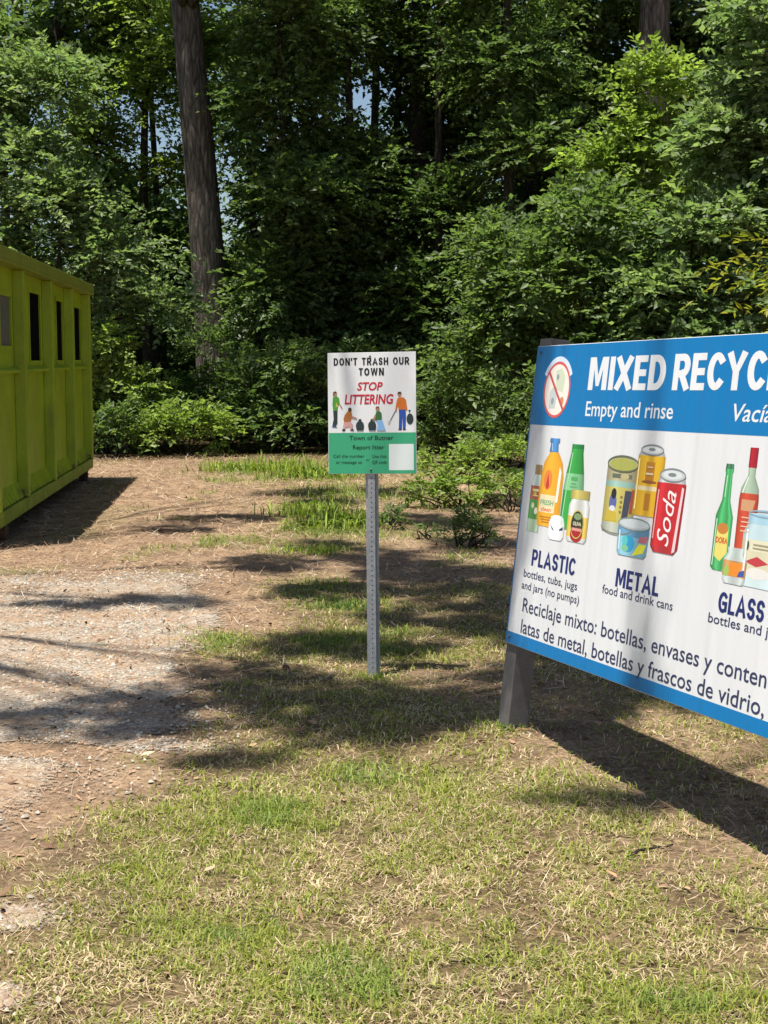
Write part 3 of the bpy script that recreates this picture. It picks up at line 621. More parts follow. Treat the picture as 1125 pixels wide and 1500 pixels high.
# --- leafy trees of the wood edge, left to right
LT = [
 ('broadleaf tree with sunlit crown hanging over the far left end of the container', -7.4, 25.5, 8.5, .12, 'blue', .115, [(0, .2, 6.3, 1.3, 1.1, .8, 210), (-1.1, 0, 4.9, 1.1, 1.0, .6, 150), (.9, -.3, 5.0, 1.1, 1.0, .65, 170), (.2, -.4, 3.7, 1.2, 1.0, .6, 170), (1.4, .2, 6.4, 1.0, .9, .7, 130), (-.6, .1, 7.7, 1.2, 1.0, .7, 140)]),
 ('broadleaf tree with bright yellow green upper leaves left of the big pine', -4.9, 29.6, 9, .12, 'bright', .11, [(-.3, 0, 7.0, 1.2, 1.0, .8, 200), (.9, -.2, 7.7, 1.0, .9, .7, 150), (-1.3, .2, 6.1, 1.0, .9, .6, 120), (.1, 0, 8.6, 1.3, 1, .8, 150), (.7, .1, 5.4, .7, .7, .4, 60)]),
 ('low branched young tree just behind the far end of the container', -5.6, 25.0, 5.2, .08, 'blue', .11, [(0, 0, 4.3, 1.0, .9, .5, 120), (.9, .2, 3.5, .9, .8, .5, 110), (-.9, .1, 3.3, .9, .8, .5, 110), (1.5, .3, 2.6, .8, .7, .5, 90)]),
 ('shaded young tree beside the right flank of the big pine trunk', -1.9, 27.2, 8, .1, 'mid', .11, [(0, 0, 6.4, 1.1, 1.0, .9, 200), (.5, -.4, 4.6, 1.1, 1.0, .8, 210), (-.3, -.2, 3.0, 1.0, .9, .8, 190), (.2, 0, 7.9, 1.2, 1, .8, 180)]),
 ('dense dark leafed tree filling the middle left of the small sign', -.6, 28, 9, .12, 'mid', .12, [(0, 0, 5.2, 1.2, 1.0, .9, 220), (-.5, -.2, 3.4, 1.1, 1.0, .9, 220), (-.3, .2, 8.2, 1.2, 1.0, .8, 170), (.5, -.3, 2.2, 1.0, .9, .8, 180)]),
 ('dark tree with small leaves standing straight behind the small sign', .9, 27.6, 9, .11, 'dark', .11, [(.2, 0, 4.3, 1.1, 1, .9, 210), (-.2, -.3, 2.7, 1.1, .9, .9, 210), (.6, 0, 7.4, 1.0, .9, .7, 150), (.1, .2, 8.8, 1.2, 1, .7, 150)]),
 ('shaded tree with a tall crown between the small sign and the blue board', 2.3, 26.2, 9, .12, 'mid', .11, [(0, 0, 6.9, 1.2, 1.0, .7, 210), (.4, -.2, 5.3, 1.1, 1, .7, 190), (-.2, 0, 8.4, 1.3, 1, .8, 190), (0, -.3, 3.4, 1.1, 1, .8, 200)]),
 ('tall shaded tree crown filling the top right left of the straight pine trunk', 3.9, 28, 10, .13, 'mid', .115, [(0, 0, 6.3, 1.3, 1, .8, 220), (-.6, 0, 7.8, 1.1, 1, .7, 190), (.3, 0, 8.9, 1.2, 1, .8, 190), (.2, -.3, 4.8, 1.1, 1, .8, 190)]),
 ('leafy tree in the top right corner behind the straight pine trunk', 6.8, 27.5, 10, .13, 'blue', .115, [(-.2, 0, 6.6, 1.3, 1, .8, 220), (.2, 0, 8.3, 1.4, 1, .8, 220), (-.4, -.2, 5.0, 1.2, 1, .8, 200), (.7, .2, 3.4, 1.2, 1, .9, 200)]),
]
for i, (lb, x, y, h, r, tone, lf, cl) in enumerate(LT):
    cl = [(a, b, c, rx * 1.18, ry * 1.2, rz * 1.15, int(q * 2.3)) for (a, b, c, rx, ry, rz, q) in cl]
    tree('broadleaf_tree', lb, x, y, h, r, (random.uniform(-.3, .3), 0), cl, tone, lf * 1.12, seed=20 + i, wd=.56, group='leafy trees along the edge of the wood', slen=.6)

# --- a second row standing in their shade
for i, (x, y) in enumerate([(-10.2, 30), (-6.6, 31.5), (-5.2, 33.5), (-2.7, 31), (-1.2, 32.5), (.1, 30.8), (1.7, 32), (3.2, 31), (4.7, 32.5), (6.2, 30.5), (8.2, 31.5), (-8.6, 28.6), (9.0, 27)]):
    rgx = np.random.default_rng(400 + i); lo = 1.0
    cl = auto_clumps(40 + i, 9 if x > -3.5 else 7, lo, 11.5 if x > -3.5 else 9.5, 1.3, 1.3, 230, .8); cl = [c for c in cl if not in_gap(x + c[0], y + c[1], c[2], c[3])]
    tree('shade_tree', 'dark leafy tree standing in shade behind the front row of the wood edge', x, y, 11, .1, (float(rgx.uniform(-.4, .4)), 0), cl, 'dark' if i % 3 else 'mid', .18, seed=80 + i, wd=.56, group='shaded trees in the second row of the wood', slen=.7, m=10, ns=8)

# --- the sunlit vine covered thicket behind the blue board, nearer than the trees
TH = [
 ('upright leafy sapling left of the blue board, its tip catching the sun', 1.75, 21.5, 3.9, .05, 'mid', .11, [(0, 0, 3.35, .5, .5, .5, 75), (.2, -.1, 2.5, .75, .6, .6, 130), (-.2, 0, 1.7, .75, .6, .6, 120)]),
 ('rounded sapling with pale sunlit leaves right above the corner of the blue board', 3.0, 20.6, 4.4, .06, 'mid', .115, [(0, 0, 3.7, .7, .6, .5, 110), (-.5, -.1, 2.8, .8, .7, .6, 140), (.6, -.2, 2.6, .8, .7, .6, 140), (0, -.2, 1.7, 1.0, .7, .6, 150)]),
 ('spreading sapling with yellow green top behind the middle of the blue board', 3.6, 22.2, 5.2, .06, 'bright', .12, [(0, 0, 4.55, .75, .6, .4, 95), (.5, 0, 5.75, .6, .6, .5, 80), (.45, .2, 4.9, .6, .6, .5, 80), (.5, 0, 3.8, .8, .7, .5, 110), (-.5, .1, 3.7, .7, .6, .5, 90), (.2, -.2, 2.7, .9, .7, .6, 120)]),
 ('large leafed sapling with whitish sunlit leaves under the straight pine trunk', 4.4, 20.0, 4.2, .06, 'blue', .13, [(0, 0, 3.3, .8, .7, .5, 120), (-.6, -.2, 2.5, .7, .6, .5, 100), (.7, -.1, 2.5, .8, .7, .5, 120), (0, -.3, 1.8, 1.0, .7, .5, 140)]),
 ('tall sunlit bushy tree at the right edge of the picture', 5.45, 20.5, 6.4, .08, 'blue', .13, [(0, 0, 5.6, .85, .7, .55, 140), (.5, -.1, 4.7, .9, .8, .6, 150), (-.6, 0, 4.7, .8, .7, .5, 120), (.2, -.2, 3.7, .9, .8, .6, 150), (.6, -.1, 2.6, .9, .8, .6, 140), (-.2, -.1, 6.4, .7, .6, .4, 80)]),
]
for i, (lb, x, y, h, r, tone, lf, cl) in enumerate(TH):
    cl = [(a, b, c, rx * 1.1, ry * 1.2, rz * 1.1, int(q * 2.2)) for (a, b, c, rx, ry, rz, q) in cl]
    tree('sapling', lb, x, y, h, r, (random.uniform(-.3, .3), 0), cl, tone, lf * 1.12, seed=50 + i, wd=.54, group='saplings in the thicket behind the blue board', slen=.5, m=10, bend=.12, ns=8)
tree('sumac_tree', 'small tree at the right edge with long drooping fronds turning yellow', 4.6, 14.4, 3.4, .04, (-.3, 0), [(-.35, 0, 2.75, .55, .5, .25, 26), (-.1, 0, 2.4, .7, .5, .3, 34), (-.5, -.1, 2.05, .5, .4, .22, 22)], 'yellow', .12, seed=61, slen=.75, m=18, ns=8, wd=.3)

# --- shrubs and weeds
def shrub(name, label, x, y, clumps, tone, leaf, seed, group=None, slen=.35, m=9, cat='shrub', stems=6, wd=.48):
    rg = np.random.default_rng(seed + 300); random.seed(seed); gz = float(ground_h(x, y)); root = empty(name, (x, y, gz)); tag(root, label, cat, group); mb = MB(); parts = []
    for (dx, dy, z, rx, ry, rz, q) in clumps:
        parts.append(clump_leaves(dx, dy, z, rx, ry, rz, q, leaf, tone, rg, m, slen, .05, wd))
        for _ in range(stems):
            u = unit(rg.normal(0, 1, 3)) * np.array([rx, ry, rz]) * .8; mb.tube(path((rg.normal(0, .05) + dx * .2, rg.normal(0, .05), -.03), (dx + u[0], dy + u[1], max(.05, z + u[2])), 5, .03, rg), [.012, .010, .008, .006, .004], 5, cap=False)
    mb.build('stem', M_BARK, root, True); V, F, C = join(parts); V[:, 2] = np.maximum(V[:, 2], .01)
    link('foliage', np_mesh('foliage', V, F, C), M_LEAF, root); return root
G1 = 'shrubs along the foot of the wood'
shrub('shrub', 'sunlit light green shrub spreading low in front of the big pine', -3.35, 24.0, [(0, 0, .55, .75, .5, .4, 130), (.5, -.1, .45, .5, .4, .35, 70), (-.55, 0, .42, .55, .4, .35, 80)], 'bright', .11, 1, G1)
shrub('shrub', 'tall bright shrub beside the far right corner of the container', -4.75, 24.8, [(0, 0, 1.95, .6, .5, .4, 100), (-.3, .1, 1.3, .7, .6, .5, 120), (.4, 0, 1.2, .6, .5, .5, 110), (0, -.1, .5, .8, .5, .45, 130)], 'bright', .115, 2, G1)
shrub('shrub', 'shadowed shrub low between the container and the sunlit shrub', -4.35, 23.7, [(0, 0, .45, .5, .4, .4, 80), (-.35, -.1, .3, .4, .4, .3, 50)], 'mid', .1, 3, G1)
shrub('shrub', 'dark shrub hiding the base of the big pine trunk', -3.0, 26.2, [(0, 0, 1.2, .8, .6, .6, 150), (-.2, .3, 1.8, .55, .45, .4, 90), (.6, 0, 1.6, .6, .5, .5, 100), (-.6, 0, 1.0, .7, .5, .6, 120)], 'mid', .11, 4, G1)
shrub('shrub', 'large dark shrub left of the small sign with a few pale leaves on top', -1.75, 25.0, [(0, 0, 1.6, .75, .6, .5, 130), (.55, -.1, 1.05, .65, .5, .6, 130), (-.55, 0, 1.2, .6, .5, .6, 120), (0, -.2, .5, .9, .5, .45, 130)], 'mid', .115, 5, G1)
shrub('shrub', 'dark shaded shrub directly behind the left half of the small sign', -.55, 25.6, [(0, 0, 1.5, .8, .6, .7, 150), (0, -.1, .6, .9, .5, .5, 130)], 'dark', .11, 6, G1)
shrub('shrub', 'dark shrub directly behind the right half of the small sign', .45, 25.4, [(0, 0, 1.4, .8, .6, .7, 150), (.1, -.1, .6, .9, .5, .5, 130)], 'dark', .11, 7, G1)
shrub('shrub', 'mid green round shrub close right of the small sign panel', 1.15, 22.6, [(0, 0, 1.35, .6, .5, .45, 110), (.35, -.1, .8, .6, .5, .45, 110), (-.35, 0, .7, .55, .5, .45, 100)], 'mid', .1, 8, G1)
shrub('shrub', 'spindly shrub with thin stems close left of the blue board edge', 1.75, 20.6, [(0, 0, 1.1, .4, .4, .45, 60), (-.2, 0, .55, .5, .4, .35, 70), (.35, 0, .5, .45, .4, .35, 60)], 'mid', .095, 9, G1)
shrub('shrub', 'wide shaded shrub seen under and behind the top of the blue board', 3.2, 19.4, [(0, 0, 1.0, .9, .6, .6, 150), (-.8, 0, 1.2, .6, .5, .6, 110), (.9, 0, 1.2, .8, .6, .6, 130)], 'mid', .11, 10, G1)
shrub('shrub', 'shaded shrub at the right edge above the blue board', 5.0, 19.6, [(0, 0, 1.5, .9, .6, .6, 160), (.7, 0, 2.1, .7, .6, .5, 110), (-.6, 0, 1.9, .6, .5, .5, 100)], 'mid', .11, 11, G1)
G2 = 'low weeds on the needle covered ground'
shrub('weed', 'small bushy dark green weed alone on the needles left of the blue board', .74, 12.3, [(0, 0, .2, .22, .16, .14, 80), (.12, 0, .14, .16, .12, .1, 44)], 'mid', .045, 21, G2, .12, 8, 'weed', 5)
shrub('weed', 'leafy weed patch behind the lone bushy weed, in half shade', .9, 15.6, [(0, 0, .26, .45, .3, .2, 110), (-.45, .1, .18, .28, .2, .14, 60), (.45, .3, .24, .3, .3, .18, 60)], 'bright', .07, 22, G2, .18, 8, 'weed', 5)
shrub('weed', 'bright leaved weed close to the left edge of the blue board', 1.36, 15.2, [(0, 0, .26, .18, .16, .14, 26), (-.18, 0, .18, .12, .1, .1, 14)], 'bright', .07, 23, G2, .18, 7, 'weed', 4)
shrub('weed', 'shaded weed just right of the sign post', .1, 13.6, [(0, 0, .13, .16, .14, .1, 26)], 'mid', .05, 24, G2, .12, 7, 'weed', 4)
shrub('weed', 'sparse low weed right of the sign post and left of the lone bushy weed', .42, 12.9, [(0, 0, .1, .16, .12, .07, 16)], 'mid', .045, 25, G2, .1, 7, 'weed', 4)
shrub('weed', 'leafy weed patch under the right side of the small sign panel', .75, 18.6, [(0, 0, .28, .5, .3, .2, 110), (.5, 0, .35, .35, .3, .25, 90), (1.0, .3, .35, .4, .3, .25, 80)], 'bright', .07, 26, G2, .2, 8, 'weed', 5)
def tuft(label, x, y, n, spread, h, w, seed, tone=((.09, .15, .02), (.28, .35, .05))):
    rg = np.random.default_rng(seed + 700); px = rg.normal(0, spread, n); py = rg.normal(0, spread * .7, n); t = rg.random(n); gz = float(ground_h(x, y))
    V, F, C = blades(px, py, h * rg.uniform(.5, 1.15, n), w * rg.uniform(.7, 1.3, n), rg.uniform(.2, 1.2, n), lerp(tone[0], tone[1], t), rg, np.zeros(n))
    V[:, 2] = np.maximum(V[:, 2], -.03); o = link('grass_tuft', np_mesh('grass_tuft', V, F, C), M_GRASS); o.location = (x, y, gz); tag(o, label, 'grass tuft', 'tufts of bright grass')
tuft('broad bright green grass tuft left of the sign post under the small sign', -.45, 13.8, 420, .22, .30, .016, 1)
tuft('smaller bright grass tuft left of and behind the broad tuft under the small sign', -.78, 14.9, 240, .2, .24, .016, 2)
tuft('tall yellow green grass tuft by the lower left corner of the small sign', -.95, 19.6, 320, .3, .34, .02, 3)
tuft('tall grass tuft at the wood edge midway between container and small sign', -2.1, 20.6, 260, .3, .28, .02, 4)
tuft('grass tuft at the shaded edge of the wood left of the small sign', -1.4, 20.9, 220, .3, .32, .02, 5)
tuft('low dark green grass patch in the shade left of the sign post', -.25, 9.3, 240, .14, .09, .008, 6, ((.05, .1, .015), (.12, .2, .03)))
tuft('low bright grass patch farther off left of the sign post', -.6, 12.0, 220, .16, .12, .01, 7)

tuft('short grass tuft growing against the foot of the sign post', -.05, 7.24, 90, .05, .07, .005, 8)
tuft('short grass tuft growing against the foot of the blue board post', .53, 6.1, 80, .05, .06, .005, 9)

# --- low cover and the far wood as masses
def undergrowth():
    rg = np.random.default_rng(77); parts = []
    for i in range(150):
        x = rg.uniform(-9, 9); y = rg.uniform(24.5, 33) - (.9 if x > 1 else 0); s = rg.uniform(.5, .95)
        parts.append(clump_leaves(x, y, .35 + .5 * rg.random(), s, s, .45, 34, .13, 'dark' if rg.random() < .6 else 'mid', rg, 9, .45))
    V, F, C = join(parts); V[:, 2] = np.maximum(V[:, 2], .02); o = link('undergrowth', np_mesh('undergrowth', V, F, C), M_LEAF); tag(o, 'low tangled undergrowth on the floor of the wood', 'undergrowth', kind='stuff')
def far_woods():
    rg = np.random.default_rng(78); parts = []
    for i in range(620):
        x = rg.uniform(-17, 17); y = rg.uniform(36, 52); z = rg.uniform(.3, 12) if i % 3 else rg.uniform(.2, 4); s = rg.uniform(1.0, 1.9)
        # openings where the sky shows through the wood
        if in_gap(x, y, z, s) or (z > 8.5 and i % 2): continue
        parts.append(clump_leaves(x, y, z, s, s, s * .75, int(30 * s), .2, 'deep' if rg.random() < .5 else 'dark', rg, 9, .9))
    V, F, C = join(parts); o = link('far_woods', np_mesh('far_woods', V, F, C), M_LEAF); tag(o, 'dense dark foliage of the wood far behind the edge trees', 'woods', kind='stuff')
undergrowth(); far_woods()
def far_trunks():
    rg = np.random.default_rng(79); first = None
    for i in range(6):
        x = rg.uniform(-12, 12); y = rg.uniform(33, 46)
        random.seed(i)
        if first is None or i % 4 == 0:
            mb = MB(); p = path((0, 0, -.2), (rg.normal(0, .3), 0, 15), 9, .08, rg); mb.tube(p, list(np.linspace(.14, .07, 9)), 8)
            first = mb.build('forest_trunk', M_BARK, None, True); o = first
        else:
            o = first.copy(); COL.objects.link(o)
        o.location = (x, y, 0); o.rotation_euler = (0, 0, rg.random() * 6); o.scale = (1, 1, 1)
        tag(o, 'slender dark bare trunk standing deep inside the wood', 'tree', 'slender trunks deep in the wood')
far_trunks()

# --- the two overhanging trees outside the frame whose shade falls across the lawn and the drive
SH = [(-1.11, 17.39, .5, .5), (-1.62, 14.44, .9, .4), (-2.0, 13.84, .4, .35), (-.73, 16.32, .4, .6), (.26, 14.56, .45, .5), (-.9, 11.42, .45, .45), (-.56, 12.43, .3, .4), (.31, 11.23, .4, .6), (.75, 10.6, .4, .8), (.83, 12.47, .4, .6),
      (.34, 8.98, .45, .45), (-.4, 9.91, .4, .5), (-1.48, 9.46, .38, .25), (-2.14, 9.31, .25, .14), (-.08, 8.1, .5, .28), (-.52, 8.09, .38, .26), (.95, 7.6, .22, .45), (.25, 6.58, .26, .28), (-.36, 6.53, .3, .3), (-.07, 5.96, .15, .12), (-.62, 5.67, .14, .12),
      (-1.40, 6.32, .52, .22), (-1.31, 6.83, .32, .12), (.8, 5.12, .15, .14), (1.45, 7.0, .5, .35), (1.3, 7.85, .4, .5), (-.02, 6.82, .25, .2), (1.2, 9.3, .6, .6), (1.3, 10.6, .5, .7), (.05, 6.35, .35, .25), (.35, 6.75, .3, .2), (1.9, 7.4, .5, .5), (1.0, 7.1, .3, .25), (-.9, 6.45, .3, .2), (-.45, 7.0, .3, .22), (.9, 8.6, .4, .4), (.2, 10.2, .4, .4), (-.1, 11.9, .4, .5), (.75, 7.25, .3, .3), (1.0, 8.0, .5, .4), (.55, 6.45, .25, .25), (-.55, 6.75, .35, .2), (-.75, 7.4, .2, .25), (.6, 9.6, .5, .5), (.2, 11.0, .5, .6), (-.3, 14.2, .5, .5), (.9, 14.2, .4, .6), (.2, 17.5, .6, .7), (1.5, 16.5, .5, .6), (-.2, 6.2, .3, .15), (.9, 6.6, .3, .2)]
def overhang(label, bx, by, h, sel, seed, lo, hi):
    rg = np.random.default_rng(seed); cl = []
    for (gx, gy, a, b) in sel:
        H = rg.uniform(lo, hi); cx = gx + SUN.x / SUN.z * H; cy = gy + SUN.y / SUN.z * H
        a *= 1.1; b *= 1.1; q = int(15 + 95 * a * b / .2); cl.append((cx - bx, cy - by, H, a, b * 1.0, .16, min(q, 150)))
    tree('overhanging_tree', label, bx, by, h, .26, (0, 0), cl, 'mid', .1, M_PINE, seed=seed, slen=.26, m=9)
overhang('tall tree right of the view whose high boughs shade the lawn around both signs', 5.2, 9.5, 13, [s for s in SH if s[0] > -.75], 5, 8.5, 11.5)
overhang('tall tree left of the view whose high boughs shade the gravel and needles', -6.5, 9.0, 13, [s for s in SH if s[0] <= -.75], 6, 8.5, 11.5)

# ------------------------------------------------------------------ lime green recycling container
def container():
    yaw = math.atan2(.0877, .996); L = 6.6; Wd = 2.35; Z0 = .20; Z1 = 2.62; ZM = 1.56
    root = empty('recycling_container', mat=Matrix.Translation((-3.385, 12.63, 0)) @ Matrix.Rotation(yaw, 4, 'Z'))
    tag(root, 'lime green steel recycling container with slot windows at the left edge', 'container')
    wall = MB(); rec = -.07
    ribs = [-.44, 1.08, 2.93, 4.68, 6.40]           # rib positions along the side
    wins = [(.36, .93, 1.76, 2.22, M_MESH), (2.05, 2.76, 1.62, 2.32, M_BLACK), (4.0, 4.52, 1.62, 2.31, M_BLACK), (5.6, 6.22, 1.62, 2.29, M_BLACK)]
    # upper side skin built round the openings
    Y0 = -.45; y = Y0
    for (a, b, z0, z1, m) in wins:
        wall.box(rec - .03, rec, y, a, ZM, Z1 - .1); wall.box(rec - .03, rec, a, b, z1, Z1 - .1); wall.box(rec - .03, rec, a, b, ZM, z0); y = b
    wall.box(rec - .03, rec, y, L, ZM, Z1 - .1)
    wall.box(rec - .03, rec, Y0, L, Z0 + .1, ZM - .001)          # lower side skin
    wall.box(-Wd, -Wd + .03, Y0, L, Z0, Z1 - .1); wall.box(-Wd + .03, rec - .03, Y0, Y0 + .03, Z0, Z1 - .1); wall.box(-Wd + .03, rec - .03, L - .03, L, Z0, Z1 - .1)
    wall.build('wall', M_LIME, root)
    fl = MB(); fl.box(-Wd + .03, rec - .03, Y0 + .03, L - .03, Z0, Z0 + .06); fl.build('floor_plate', M_RUST, root)
    rf = MB(); rf.prism([(-Wd - .02, Z1 - .1), (.02, Z1 - .1), (.02, Z1 - .06), (-Wd / 2, Z1 + .04), (-Wd - .02, Z1 - .06)], 'y', Y0 - .03, L + .03); rf.build('roof', M_LIMEDARK, root)
    tr = MB(); tr.box(-.10, .075, Y0 - .04, L + .04, Z1 - .135, Z1 - .103); tr.box(.044, .075, Y0 - .04, L + .04, Z1 - .103, Z1); tr.build('top_rail', M_LIMEDARK, root, bevel=.006)
    for r_ in ribs:
        mb = MB(); mb.prism([(rec, r_), (rec + .105, r_ + .012), (rec + .105, r_ + .115), (rec, r_ + .145)], 'z', Z0 + .11, Z1 - .137); mb.build('rib', M_LIME, root, bevel=.006)
    for i in range(4):
        a = ribs[i] + .146; b = ribs[i + 1] - .001
        mb = MB(); mb.prism([(rec + .001, ZM), (rec + .06, ZM - .025), (rec + .06, ZM - .055), (rec + .001, ZM - .055)], 'y', a, b); mb.build('ledge', M_LIME, root)
        mb = MB(); mb.prism([(rec + .001, Z0 + .26), (rec + .066, Z0 + .112), (rec + .001, Z0 + .112)], 'y', a, b); mb.build('skirt', M_LIME, root)
    for (a, b, z0, z1, m) in wins:
        mb = MB(); t = .045; x0, x1 = rec + .001, rec + .010
        mb.box(x0, x1, a - t, a, z0 - t, z1 + t); mb.box(x0, x1, b, b + t, z0 - t, z1 + t); mb.box(x0, x1, a, b, z1, z1 + t); mb.box(x0, x1, a, b, z0 - t, z0)
        fr = mb.build('window', M_LIME, root)
        pn = MB(); pn.box(rec - .016, rec - .008, a + .001, b - .001, z0 + .001, z1 - .001); pn.build('screen' if m is M_MESH else 'dark_pane', m, fr)  # black pane paints the unlit inside of a slot; near slot has a screen
    br = MB(); br.box(-.16, .02, Y0 - .02, L + .02, Z0 - .03, Z0 + .1); br.build('bottom_rail', M_LIMERAIL, root, bevel=.008)
    for (x0, x1) in ((-.95, -.8), (-1.75, -1.6)):
        mb = MB(); mb.box(x0, x1, .3, L, .012, Z0 - .001); mb.build('runner', M_RUST, root)
    for yy in (.14, L - .28):
        mb = MB(); mb.tube([(-.14, yy + .06, .085), (-.03, yy + .06, .085)], [.085, .085], 14); mb.box(-.13, -.04, yy + .02, yy + .1, .09, Z0 - .031); mb.build('roller', M_RUST, root)
    # end post by the far corner
    mb = MB(); mb.box(rec + .0, .03, L - .06, L + .02, Z0 + .101, Z1 - .136); mb.build('corner_post', M_LIME, root, bevel=.006)
container()

# ------------------------------------------------------------------ small litter sign on a channel post
def litter_sign():
    root = empty('litter_sign', mat=Matrix.Translation((-.058, 7.30, 0)) @ Matrix.Rotation(R(-10), 4, 'Z') @ Matrix.Rotation(R(-1.0), 4, 'Y') @ Matrix.Rotation(R(-3), 4, 'X'))
    tag(root, 'small white and green anti litter sign on a perforated grey metal post', 'sign')
    w, d, t = .027, .022, .004
    prof = [(-.018, 0), (.018, 0), (w - .006, d), (w + .006, d), (w + .006, d + t), (w - .009, d + t), (.0155, t), (-.0155, t), (-w + .009, d + t), (-w - .006, d + t), (-w - .006, d), (-w + .006, d)]
    mb = MB(); mb.prism(prof, 'z', -.35, 1.66); mb.build('post', M_GALV, root)
    W2 = .232; z0 = 1.052; Hh = .628; yf = -.006
    ox = .0075
    mb = MB(); mb.box(-W2 + ox, W2 + ox, yf, -.001, z0, z0 + Hh, (.80, .81, .80)); pn = mb.build('panel', M_SIGN, root, color=True, bevel=.001)
    f = lambda s, q, o: (-W2 + ox + s * 2 * W2, yf - o, z0 + q * Hh)
    a = Art(f); g = (.05, .38, .19)
    a.rect(0.004, .003, .996, .34, g); a.rect(.69, .03, .97, .245, (.74, .80, .78)); a.build('green_band', M_SIGN, pn)
    a = Art(f, off=.0008); K = (.012, .012, .014); RD = (.55, .02, .045); T = (.01, .055, .03)
    a.block("DON'T TRASH OUR", .07, .895, .062, .925, K, .215, .17, .36); a.block('TOWN', .355, .81, .062, .64, K, .215, .17); a.build('lettering', M_SIGN, pn)
    a = Art(f, off=.0008); a.text('STOP', .335, .69, .068, .625, RD, shear=.2, bold=.024); a.text('LITTERING', .19, .578, .08, .745, RD, shear=.16, bold=.024); a.build('lettering', M_SIGN, pn)
    a = Art(f, off=.0008)
    a.text('Town of Butner', .24, .28, .036, .74, T, bold=.012); a.text('Report litter', .28, .204, .034, .64, T, bold=.012)
    a.text('Call the number', .055, .135, .026, .41, T, bold=.006); a.text('or message us', .085, .085, .026, .38, T, bold=.006); a.text('or', .43, .108, .02, .47, T); a.text('Use this', .50, .132, .026, .66, T, bold=.006); a.text('QR code', .50, .084, .026, .665, T, bold=.006)
    a.build('lettering', M_SIGN, pn)
    a = Art(f, off=.0008); SK = (.45, .22, .12); OR = (.62, .17, .025); BL = (.03, .09, .38); DK = (.03, .045, .045); GN = (.09, .30, .04); LB = (.25, .50, .80)
    E = lambda cx, cy: ((cx - 128) / 817, (1240 - cy) / 1145)
    P = lambda pts, c: a.poly([E(*p) for p in pts], c)
    def O(cx, cy, rx, ry, c): p = E(cx, cy); a.ell(p[0], p[1], rx / 817, ry / 1145, c, 16)
    # man with grabber and bag
    O(888, 725, 32, 52, DK); P([(872, 640), (884, 672), (896, 640)], DK)
    P([(786, 635), (848, 635), (852, 700), (846, 825), (822, 825), (820, 690), (812, 825), (784, 825), (788, 700)], BL); P([(775, 828), (812, 828), (812, 818), (790, 815)], K); P([(822, 828), (850, 828), (846, 815), (824, 815)], K)
    P([(772, 535), (790, 520), (830, 522), (852, 545), (866, 640), (850, 645), (846, 636), (786, 636), (776, 600), (768, 640), (752, 640), (764, 570)], OR); O(793, 492, 18, 22, SK); P([(774, 490), (780, 470), (805, 468), (814, 488)], (.06, .035, .02))
    a.line([E(758, 640), E(706, 740)], .008, (.1, .12, .18)); P([(690, 735), (712, 745), (700, 775), (684, 765)], (.5, .55, .6)); O(760, 648, 8, 9, SK)
    # woman in green at the left
    P([(175, 515), (205, 500), (232, 520), (240, 580), (222, 590), (216, 640), (176, 640), (170, 580)], GN); P([(176, 640), (216, 640), (214, 760), (196, 790), (168, 780), (180, 720)], DK); P([(180, 770), (216, 800), (160, 795)], (.05, .07, .2)); O(196, 480, 18, 22, SK); P([(176, 500), (178, 465), (200, 455), (214, 470), (190, 478), (184, 505)], (.1, .05, .02)); P([(205, 560), (225, 600), (200, 610)], (.5, .5, .08))
    a.line([E(234, 575), E(262, 622)], .01, SK)
    # crouching person
    P([(285, 680), (318, 640), (350, 660), (352, 700), (330, 760), (280, 760), (272, 720)], (.42, .15, .04)); P([(275, 752), (335, 745), (360, 775), (352, 825), (332, 825), (326, 790), (290, 800), (284, 830), (262, 828)], (.65, .35, .33)); P([(256, 832), (288, 832), (284, 815), (262, 815)], K); P([(340, 830), (372, 830), (358, 812), (346, 812)], K); O(332, 632, 17, 21, (.07, .04, .02)); P([(346, 690), (400, 712), (398, 724), (344, 708)], SK)
    # two tied bags
    for bx in (425, 538): O(bx, 785, 38, 46, DK); P([(bx - 10, 722), (bx + 10, 720), (bx + 22, 760), (bx - 22, 760)], DK); P([(bx - 30, 830), (bx + 30, 830), (bx + 36, 800), (bx - 36, 800)], DK)
    # kneeling child
    P([(575, 660), (600, 645), (626, 665), (628, 735), (576, 740), (560, 720)], (.05, .16, .05)); P([(580, 735), (632, 732), (650, 790), (664, 830), (580, 830), (590, 790)], LB); O(588, 628, 17, 19, SK); P([(570, 625), (576, 605), (602, 603), (608, 622)], (.2, .1, .04)); a.line([E(570, 690), E(548, 740)], .018, SK)
    a.build('cleanup_picture', M_SIGN, pn)
    for zz in (z0 + .022, z0 + Hh - .02):
        mb = MB(); mb.tube([(0, yf - .0045, zz), (0, yf - .001, zz)], [.0045, .006], 10); mb.build('bolt', M_BOLT, root, True)
litter_sign()

